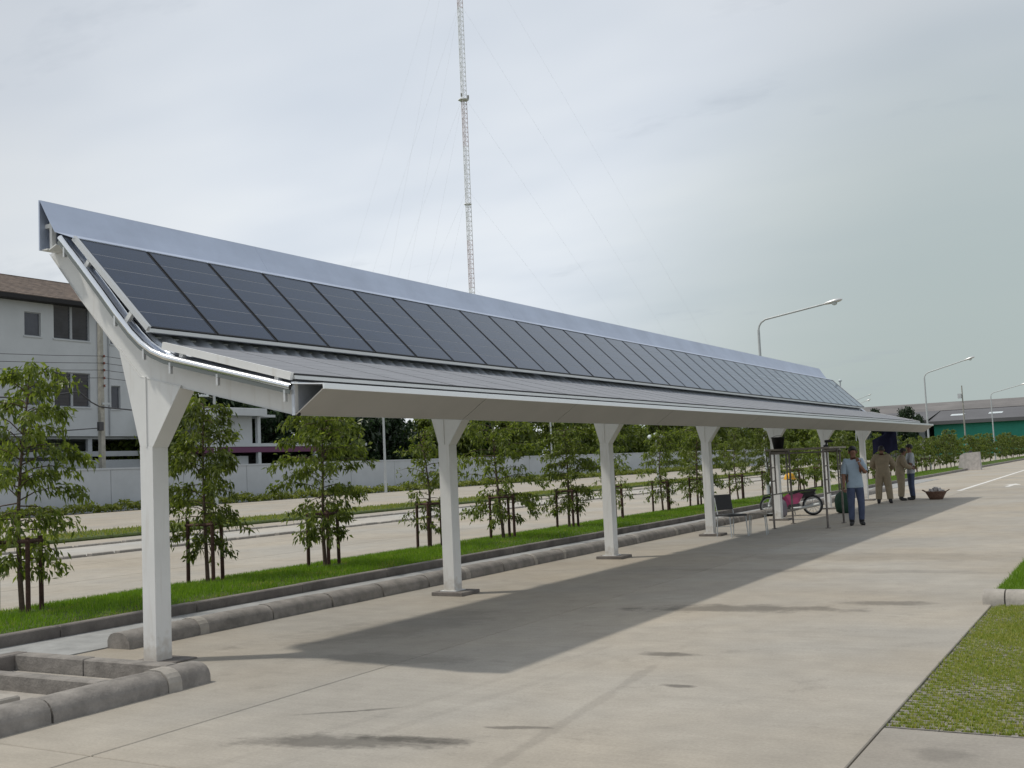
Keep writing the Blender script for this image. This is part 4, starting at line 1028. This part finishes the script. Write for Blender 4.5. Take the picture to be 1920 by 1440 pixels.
# road markings (far)
def marking(name, pts, z=.004):
    m = MB(); n = len(pts); m.add([(x, y, z) for x, y in pts], [tuple(range(n))]); o = m.build(name, MT['marking']); return tag(o, kind='structure')
marking('lane_line', [(-6.08, 43.5), (-5.90, 43.5), (-6.32, 77.5), (-6.50, 77.5)])
marking('lane_arrow', [(-4.72, 46.4), (-4.55, 46.4), (-4.52, 48.2), (-4.28, 48.2), (-4.62, 49.8), (-4.96, 48.2), (-4.72, 48.2)])

# ------------------------------------------------------------------ SCAFFOLD, BUCKET, ETC
sc = empty('scaffold_tower', (-6.65, 25.0, 0), 0, 'low rusty steel scaffold tower with plank deck under the carport', 'scaffold')
fr_ = MB()
def sframe(x):
    m = MB(); r_ = .024
    m.tube([(x, -.88, 0), (x, -.88, 1.70)], r_, 8); m.tube([(x-.06, .85, 0), (x-.06, .85, 1.70)], r_, 8)
    m.tube([(x, -.88, 1.70), (x-.06, .85, 1.70)], r_, 8)
    for yq in (-.5, .45): m.tube([(x-.02, yq, 0.75), (x-.02, yq, 1.70)], .018, 6)
    for z in (.75, 1.05, 1.35): m.tube([(x, -.88, z), (x-.02, -.5, z)], .016, 6); m.tube([(x-.02, .45, z), (x-.06, .85, z)], .016, 6)
    m.tube([(x-.02, -.5, .75), (x-.02, .45, .75)], .016, 6)
    for yq in (-.88, .85): m.lathe([(0, 0), (.06, 0), (.06, .012), (0, .012)], (x-(.06 if yq > 0 else 0), yq, 0), 8)
    return m
for x in (-.56, .62): sframe(x).build('end_frame', MT['scaf'], sc)
for yq in (-.86, .83):
    m = MB(); m.tube([(-.56, yq, 1.66), (.62, yq, 1.66)], .018, 6); m.build('brace', MT['scaf'], sc)
for k in range(4):
    m = MB(); m.rbox((-.70, -.8+.40*k, 1.725), (.74, -.8+.40*k+.36, 1.765), .004); m.build('plank', MT['plank'], sc)
bk = empty('bucket', (-7.15, 24.6, 1.766), 0, 'black plastic bucket standing on the scaffold planks', 'bucket')
m = MB(); m.lathe([(0, 0), (.105, 0), (.145, .25), (.155, .25), (.155, .27), (.138, .27), (.10, .02), (0, .02)], (0, 0, 0), 18); m.build('pail', MT['black'], bk)
m = MB(); m.tube([(.145*math.cos(a), .03, .25+.13*math.sin(a)*.4) for a in [math.pi*k/8 for k in range(9)]], .005, 5); m.build('handle', MT['wire'], bk)
dr = empty('power_drill', (-6.2, 25.4, 1.766), .4, 'small black power drill left on the right end of the planks', 'tool')
m = MB(); m.tube([(-.1, 0, .13), (.06, 0, .13)], [.03, .036], 8); m.tube([(.06, 0, .13), (.13, 0, .13)], [.02, .01], 6); m.build('body', MT['black'], dr)
m = MB(); m.tube([(-.05, 0, .12), (-.08, 0, .03)], .022, 6); m.box((-.08, 0, .025), (.1, .07, .045)); m.build('grip', MT['black'], dr)

# chair
chx = empty('chair', (-7.45, 21.95, 0), -.6, 'dark backed chair with thin metal legs beside the fourth column', 'chair')
m = MB(); m.rbox((-.24, -.22, .42), (.24, .22, .46), .015); m.build('seat', MT['black'], chx)
m = MB(); m.box((-.25, 0, .70), (.035, .40, .32), mtx=Matrix.Rotation(-.18, 3, 'Y')); m.build('backrest', MT['black'], chx)
for s_ in (-1, 1):
    m = MB(); m.tube([(-.19, .2*s_, .44), (-.22, .2*s_, .55), (-.27, .2*s_, .80)], .012, 6); m.build('back_support', MT['steel'], chx)
    m = MB(); m.tube([(-.20, .2*s_, .42), (-.24, .21*s_, 0)], .012, 6); m.build('leg', MT['steel'], chx)
    m = MB(); m.tube([(.21, .2*s_, .42), (.25, .21*s_, 0)], .012, 6); m.build('leg', MT['steel'], chx)
m = MB(); m.tube([(-.22, -.2, .2), (-.22, .2, .2)], .008, 5); m.build('stretcher', MT['steel'], chx)
st = empty('stool', (-7.02, 22.35, 0), .2, 'small grey topped stool with metal legs right of the dark chair', 'stool')
m = MB(); m.rbox((-.19, -.17, .42), (.19, .17, .45), .01); m.build('seat', MT['plank'], st)
for a, b in ((-1, -1), (-1, 1), (1, -1), (1, 1)): m = MB(); m.tube([(.15*a, .14*b, .42), (.18*a, .16*b, 0)], .011, 6); m.build('leg', MT['steel'], st)

# motorbike, facing image-left
mo = empty('motorbike', (-8.2, 29.1, 0), math.pi+.12, 'pink step through motorbike parked behind the scaffold', 'motorbike')
def wheel(x, r_=.27):
    m = MB(); n = 22
    m.lathe([(r_-.05, -.028), (r_-.012, -.032), (r_, 0), (r_-.012, .032), (r_-.05, .028)], (x, 0, r_), n, 'Y'); wo = m.build('wheel', MT['black'], mo)
    m = MB(); m.lathe([(r_-.055, -.02), (r_-.052, .02), (r_-.075, .02), (r_-.075, -.02), (r_-.055, -.02)], (x, 0, r_), n, 'Y'); m.lathe([(0, -.05), (.04, -.05), (.04, .05), (0, .05)], (x, 0, r_), 10, 'Y')
    for k in range(12): a = k*math.pi/6; m.tube([(x+.03*math.cos(a), 0, r_+.03*math.sin(a)), (x+(r_-.06)*math.cos(a), 0, r_+(r_-.06)*math.sin(a))], .005, 4, cap=False)
    m.build('rim', MT['steel'], wo)
wheel(-.55); wheel(.58)
m = MB(); m.tube([(.60, .0, .27), (.42, 0, .78), (.38, 0, .92)], [.035, .035, .03], 8); m.build('fork', MT['steel'], mo)
m = MB(); m.tube([(.40, -.32, .98), (.36, -.15, .95), (.36, .15, .95), (.40, .32, .98)], .018, 6); m.build('handlebar', MT['black'], mo)
m = MB(); m.lathe([(0, 0), (.08, 0), (.09, .06), (.05, .11), (0, .12)], (.43, 0, .86), 12, 'X'); m.build('headlight', MT['skylight'], mo)
m = MB(); m.prism_xz([(.30, .30), (.44, .72), (.46, .92), (.36, .92), (.28, .66), (.18, .32)], -.17, .17); m.build('leg_shield', MT['greybag'], mo)
m = MB(); m.prism_xz([(.24, .24), (.26, .44), (.08, .58), (-.20, .62), (-.34, .56), (-.22, .36), (-.10, .26), (0, .22)], -.10, .10); m.build('side_fairing', MT['pink'], mo)
m = MB(); m.prism_xz([(-.30, .45), (-.26, .615), (-.62, .625), (-.64, .55)], -.09, .09); m.build('rear_fairing', MT['black'], mo)
m = MB(); m.prism_xz([(.05, .60), (-.10, .66), (-.5, .70), (-.66, .69), (-.64, .63), (-.28, .63), (0, .55)], -.12, .12); m.build('seat', MT['black'], mo)
m = MB(); m.prism_xz([(.10, .18), (.06, .30), (-.20, .32), (-.24, .18)], -.12, .12); m.build('engine', MT['wire'], mo)
m = MB(); m.tube([(0, .14, .2), (-.35, .16, .22), (-.75, .16, .30)], [.025, .04, .045], 8); m.build('exhaust', MT['steel'], mo)
m = MB(); m.prism_xz([(.80, .40), (.72, .56), (.56, .60), (.40, .54), (.44, .52), (.56, .565), (.70, .53), (.77, .40)], -.05, .05); m.build('front_mudguard', MT['wire'], mo)
m = MB(); m.tube([(-.05, -.1, .2), (-.05, -.22, .02)], .012, 5); m.build('kickstand', MT['steel'], mo)
m = MB(); m.tube([(-.5, -.1, .72), (-.82, -.1, .76), (-.82, .1, .76), (-.5, .1, .72)], .01, 5); m.build('rack', MT['wire'], mo)
m = MB(); m.lathe([(0, -.02), (.06, -.02), (.06, .02), (0, .02)], (.36, -.27, 1.12), 10, 'X'); m.tube([(.37, -.26, .97), (.36, -.27, 1.08)], .006, 4); m.build('mirror', MT['black'], mo)
hm = empty('helmet', (-8.12, 28.8, .98), .3, 'yellow hard hat hanging over the motorbike handlebar', 'helmet')
m = MB(); m.lathe([(.145, 0), (.14, .05), (.12, .11), (.07, .155), (0, .165)], (0, 0, 0), 16); m.build('shell', MT['yellow'], hm)
m = MB(); m.lathe([(.10, .0), (.175, -.01), (.178, .004), (.14, .012)], (.01, 0, 0), 16); m.build('brim', MT['yellow'], hm)
bg = MB()
def sack(cx, cy_, cz, rx, ry, rz_, matn, name, label, cat, seed):
    m = MB(); rn = random.Random(seed); n = 14; rings = []; prf = [(.55, 0), (.95, .08), (1.05, .3), (1.0, .55), (.78, .78), (.35, .92), (.16, .96), (.26, 1.06), (.12, 1.1)]
    vs = []
    ph = [rn.uniform(0, 6) for _ in range(4)]
    for (q, z) in prf:
        for k in range(n):
            a = 2*math.pi*k/n; s_ = 1+.10*math.sin(3*a+ph[0]+3*z)+.07*math.sin(5*a+ph[1]-4*z)
            vs.append((q*rx*s_*math.cos(a), q*ry*s_*math.sin(a), z*rz_))
    m.add(vs, [(i*n+k, i*n+(k+1) % n, (i+1)*n+(k+1) % n, (i+1)*n+k) for i in range(len(prf)-1) for k in range(n)], True)
    m.add(vs, [tuple(range(n))[::-1], tuple(range((len(prf)-1)*n, len(prf)*n))])
    o = m.build(name, MT[matn], loc=(cx, cy_, cz)); return tag(o, label, cat)
sack(-7.05, 30.0, 0, .22, .22, .62, 'green_bag', 'sack', 'dark green tied sack standing behind the man on the phone side', 'sack', 4)
sack(-8.35, 28.62, .0, .17, .15, .5, 'greybag', 'bag', 'grey cloth bag on the ground at the motorbike front wheel', 'bag', 5)
# basket with pale rubble
bs = empty('basket', (-5.78, 37.0, 0), 0, 'brown shallow basket heaped with pale rubble right of the workers', 'basket')
m = MB(); m.lathe([(0, 0), (.2, 0), (.26, .12), (.33, .24), (.345, .25), (.32, .26), (.24, .14), (.18, .03), (0, .03)], (0, 0, 0), 18); m.build('tub', MT['wicker'], bs)
for s_ in (-1, 1):
    m = MB(); m.tube([(.32*s_, -.07, .25), (.40*s_, -.05, .30), (.40*s_, .05, .30), (.32*s_, .07, .25)], .016, 6); m.build('handle', MT['wicker'], bs)
for k in range(9):
    m = MB(); a = k*2.4; q = .07*math.sqrt(k); s_ = rnd.uniform(.06, .10)
    m.box((q*math.cos(a), q*math.sin(a), .24+.10*(1-q/.25)), (s_*1.5, s_*1.2, s_), mtx=Matrix.Rotation(rnd.uniform(0, 3), 3, Vector((rnd.random(), rnd.random(), 1)).normalized())); m.build('lump', MT['rubble'], bs)
# navy cloth hung from the eaves
nc = MB(); vs = []; nu, nv = 9, 7
for j in range(nv):
    for i in range(nu):
        u, v_ = i/(nu-1), j/(nv-1)
        vs.append((-7.08+.44*u-.36*(v_ > .45)*(1-u)*.9, 35.8+.07*math.sin(u*11+v_*2)+.05*v_, 2.42-.92*v_*(1-.12*abs(math.sin(u*5)))))
for t in (0, .02):
    pass
n0 = len(vs); vs2 = vs+[(x, y+.025, z) for x, y, z in vs]
nc.add(vs2, [(j*nu+i, j*nu+i+1, (j+1)*nu+i+1, (j+1)*nu+i) for j in range(nv-1) for i in range(nu-1)]+[(n0+j*nu+i, n0+(j+1)*nu+i, n0+(j+1)*nu+i+1, n0+j*nu+i+1) for j in range(nv-1) for i in range(nu-1)], True)
tag(nc.build('hanging_cloth', MT['navy']), 'dark navy cloth hanging from the carport edge above the workers', 'cloth')

# ------------------------------------------------------------------ PEOPLE
def capsule(m, pts, rs, n=6): m.tube(pts, rs, n)
def person(loc, rz, label, J, shirt, trousers, sleeve=1.0, group=None, H=1.70, bulk=0):
    """J: joint positions (local, facing -y). Grown with a skin modifier, clothes are offset shells."""
    root = empty('person', loc, rz, label, 'person', group); root.scale = (H/1.70,)*3
    names = ['pelvis', 'waist', 'chest', 'neckb', 'neck', 'jaw', 'head', 'crown', 'shL', 'elL', 'wrL', 'haL', 'shR', 'elR', 'wrR', 'haR', 'hpL', 'knL', 'anL', 'heL', 'toL', 'hpR', 'knR', 'anR', 'heR', 'toR']
    rad = dict(pelvis=(.155, .115), waist=(.145, .10), chest=(.165, .11), neckb=(.085, .075), neck=(.056, .058), jaw=(.064, .075), head=(.079, .098), crown=(.058, .072),
               sh=(.072, .070), el=(.046, .046), wr=(.032, .030), ha=(.044, .026), hp=(.098, .10), kn=(.068, .070), an=(.05, .052), he=(.044, .044), to=(.04, .028))
    ed = [('pelvis', 'waist'), ('waist', 'chest'), ('chest', 'neckb'), ('neckb', 'neck'), ('neck', 'jaw'), ('jaw', 'head'), ('head', 'crown')]
    for s_ in 'LR':
        ed += [('chest', 'sh'+s_), ('sh'+s_, 'el'+s_), ('el'+s_, 'wr'+s_), ('wr'+s_, 'ha'+s_), ('pelvis', 'hp'+s_), ('hp'+s_, 'kn'+s_), ('kn'+s_, 'an'+s_), ('an'+s_, 'he'+s_), ('he'+s_, 'to'+s_)]
    me = bpy.data.meshes.new('skel'); me.from_pydata([J[k] for k in names], [(names.index(a), names.index(b)) for a, b in ed], [])
    ob = bpy.data.objects.new('skel', me); C.objects.link(ob)
    md = ob.modifiers.new('skin', 'SKIN'); md.use_smooth_shade = True
    ss = ob.modifiers.new('sub', 'SUBSURF'); ss.levels = 3; ss.render_levels = 3
    if not me.skin_vertices: me.attributes  # layer is made by the modifier
    sv = me.skin_vertices[0].data if len(me.skin_vertices) else None
    if sv is None:
        bmm = bmesh.new(); bmm.from_mesh(me); bmm.verts.layers.skin.verify(); bmm.to_mesh(me); bmm.free(); sv = me.skin_vertices[0].data
    for i, k in enumerate(names):
        kk = k if k in rad else k[:-1]; sv[i].radius = rad[kk]; sv[i].use_root = (k == 'pelvis')
    dg = bpy.context.evaluated_depsgraph_get(); dg.update()
    bme = bpy.data.meshes.new_from_object(ob.evaluated_get(dg)); bpy.data.objects.remove(ob)
    bme.name = 'body'
    V = [v.co.copy() for v in bme.vertices]; Nn = [v.normal.copy() for v in bme.vertices]; Fs = [tuple(p.vertices) for p in bme.polygons]
    b = MB(); b.add(V, Fs, True)
    # face, ears, fingers
    hd = Vector(J['head']); jw = Vector(J['jaw']); f_ = Vector(J.get('face', (0, -1, 0))).normalized(); sd_ = f_.cross(Vector((0, 0, 1))).normalized()
    c_ = hd.lerp(jw, .45)
    b.tube([c_+f_*.075+Vector((0, 0, .03)), c_+f_*.112+Vector((0, 0, -.012)), c_+f_*.085+Vector((0, 0, -.022))], [.008, .017, .012], 6)
    for s_ in (-1, 1):
        b.tube([c_+sd_*s_*.078+Vector((0, 0, .035)), c_+sd_*s_*.092, c_+sd_*s_*.076+Vector((0, 0, -.035))], [.010, .017, .009], 6)
    for s_ in 'LR':
        h_ = Vector(J['ha'+s_]); w_ = Vector(J['wr'+s_]); d = (h_-w_).normalized(); sid = d.cross(Vector((0, 1, 0)) if abs(d.y) < .8 else Vector((1, 0, 0))).normalized(); pl = d.cross(sid)
        for q, (o_, L_) in enumerate(((-.030, .068), (-.010, .078), (.010, .073), (.030, .056))):
            p0 = h_+sid*o_*.9+d*.01
            b.tube([p0, p0+d*L_*.55+pl*.006, p0+d*L_*.9+pl*.026, p0+d*L_*1.05+pl*.042], [.0095, .009, .008, .006], 6)
        tsg = -1 if s_ == 'L' else 1
        p0 = h_-d*.02-sid*.034; b.tube([p0, p0-sid*.022+d*.025, p0-sid*.022+d*.058+pl*.01], [.012, .010, .007], 6)
    bodyo = b.build('body', MT['skin'], root)
    bpy.data.meshes.remove(bme)
    # clothing from nearest bone
    seg = [(a, c, Vector(J[a]), Vector(J[c])) for a, c in ed]
    def near(p):
        best = None
        for a, c, A, B in seg:
            t = max(0, min(1, (p-A).dot(B-A)/max((B-A).length_squared, 1e-9))); dd = (p-(A.lerp(B, t))).length - (.03 if c[:2] in ('wa', 'ch', 'pe') else 0)
            if best is None or dd < best[0]: best = (dd, a, c, t)
        return best
    lab = []
    zb = J['pelvis'][2]
    pel = Vector(J['pelvis']); wst = Vector(J['waist']); up_ = (wst-pel).normalized()
    for fc in Fs:
        p = sum((V[i] for i in fc), Vector())/len(fc); _, a, c, t = near(p); k = ''
        hgt = (p-pel).dot(up_)
        if c in ('jaw', 'head', 'crown', 'neck'): k = 'skin'
        elif c.startswith('to') or c.startswith('he'): k = 'shoes'
        elif c.startswith('an') and t > .92: k = 'shoes'
        elif c[:2] in ('kn', 'an'): k = 'trousers'
        elif c in ('waist', 'chest', 'neckb') or c[:2] in ('sh', 'hp') or a == 'pelvis': k = 'shirt' if hgt > -.10 else 'trousers'
        elif c[:2] == 'el': k = 'shirt' if t < sleeve*1.001 else 'skin'
        elif c[:2] == 'wr': k = 'shirt' if sleeve > 1 and t < sleeve-1 else 'skin'
        else: k = 'skin'
        lab.append(k)
    hem, top = -.11, -.03
    hv = [(v-pel).dot(up_) for v in V]
    for k, mm, off in (('trousers', trousers, .011+bulk), ('shirt', shirt, .019+bulk), ('shoes', MT['shoe'], .009)):
        m = MB(); used = {}
        vs = []; fs = []
        for fc, l in zip(Fs, lab):
            torso = l in ('shirt', 'trousers') and all(abs((V[i]-pel).dot(up_)) < .35 for i in fc) and all(math.hypot(V[i].x-pel.x, V[i].y-pel.y) < .22 for i in fc)
            hs_ = [hv[i] for i in fc]
            if torso and k == 'shirt' and l != k: take = max(hs_) > hem
            elif torso and k == 'trousers' and l != k: take = min(hs_) < top
            else: take = l == k
            if not take: continue
            ids = []
            for i in fc:
                if i not in used:
                    p = V[i]+Nn[i]*off
                    if k == 'shirt' and torso and hv[i] < hem: p = p+up_*(hem-hv[i])
                    used[i] = len(vs); vs.append(p)
                ids.append(used[i])
            fs.append(tuple(ids))
        m.add(vs, fs, True); m.build(k, mm, root)
    # hair cap
    m = MB(); n = 14; vs = []
    cr_h = Vector(J['crown']); ax = (cr_h-jw).normalized()
    cc = hd+Vector((0, 0, .010))-f_*.012
    prf = [(.086, -.055), (.094, -.02), (.093, .025), (.078, .065), (.05, .09), (.0, .102)]
    for r_, z in prf:
        for q in range(n):
            a = 2*math.pi*q/n; dr_ = (sd_*math.cos(a)*.95+f_*math.sin(a)*1.12)
            fr2 = max(0, math.sin(a))
            zz = z+(.055*fr2 if z < .0 else 0)
            vs.append(cc+dr_*r_+Vector((0, 0, zz)))
    m.add(vs, [(i*n+q, i*n+(q+1) % n, (i+1)*n+(q+1) % n, (i+1)*n+q) for i in range(len(prf)-1) for q in range(n)], True); m.build('hair', MT['hair'], root)
    return root
def stand():
    return dict(pelvis=(0, 0, .93), waist=(0, .005, 1.10), chest=(0, .0, 1.30), neckb=(0, .01, 1.42), neck=(0, 0, 1.49), jaw=(0, -.012, 1.555), head=(0, -.005, 1.625), crown=(0, .005, 1.665),
        shL=(.165, .01, 1.385), elL=(.225, .02, 1.10), wrL=(.235, -.05, .86), haL=(.235, -.07, .79), shR=(-.165, .01, 1.385), elR=(-.225, .02, 1.10), wrR=(-.235, -.05, .86), haR=(-.235, -.07, .79),
        hpL=(.085, 0, .87), knL=(.10, -.01, .49), anL=(.105, .02, .10), heL=(.105, .03, .045), toL=(.12, -.13, .035), hpR=(-.085, 0, .87), knR=(-.10, -.01, .49), anR=(-.105, .02, .10), heR=(-.105, .03, .045), toR=(-.12, -.13, .035))
j = stand(); j.update(elL=(.235, -.06, 1.13), wrL=(.10, -.20, 1.30), haL=(.075, -.165, 1.38), elR=(-.225, .0, 1.11), wrR=(-.245, -.07, .87), haR=(-.24, -.09, .80))
j.update(knL=(.11, -.03, .49), toR=(-.15, -.12, .035))
person((-5.6, 25.0, 0), .42, 'man in pale blue shirt and jeans, one hand raised to his chin', j, MT['shirt_b'], MT['jeans'], .95, 'workers under the carport', 1.73)
j = stand(); j.update(elL=(.30, -.12, 1.16), wrL=(.22, -.32, 1.08), haL=(.20, -.39, 1.07), elR=(-.31, -.10, 1.15), wrR=(-.25, -.30, 1.05), haR=(-.23, -.37, 1.04), knL=(.14, -.02, .49), anL=(.16, .03, .10), heL=(.16, .04, .045), toL=(.18, -.12, .035), knR=(-.14, -.02, .49), anR=(-.17, .03, .10), heR=(-.17, .04, .045), toR=(-.2, -.12, .035))
person((-6.95, 34.9, 0), 3.3, 'worker in khaki overalls seen from behind with arms held forward', j, MT['khaki'], MT['khaki'], 1.9, 'workers under the carport', 1.74, .028)
j = stand(); j.update(chest=(0, -.05, 1.29), neckb=(0, -.08, 1.40), neck=(0, -.11, 1.46), jaw=(0, -.14, 1.52), head=(0, -.14, 1.585), crown=(0, -.135, 1.625), shL=(.16, -.05, 1.37), shR=(-.16, -.05, 1.37), elL=(.22, -.16, 1.12), wrL=(.12, -.34, 1.08), haL=(.10, -.41, 1.08), elR=(-.22, -.14, 1.12), wrR=(-.14, -.33, 1.04), haR=(-.12, -.40, 1.03))
person((-6.75, 36.6, 0), 1.9, 'worker in khaki trousers half hidden behind the overalled man, leaning in', j, MT['khaki'], MT['khaki'], 1.9, 'workers under the carport', 1.68, .022)
j = stand(); j.update(elR=(-.24, -.08, 1.12), wrR=(-.20, -.30, 1.10), haR=(-.18, -.37, 1.11), elL=(.23, -.04, 1.11), wrL=(.16, -.24, 1.02), haL=(.14, -.31, 1.02))
person((-6.5, 37.0, 0), -1.2, 'man in grey blue shirt and dark jeans at right of the workers', j, MT['shirt_w'], MT['jeans'], .9, 'workers under the carport', 1.76)
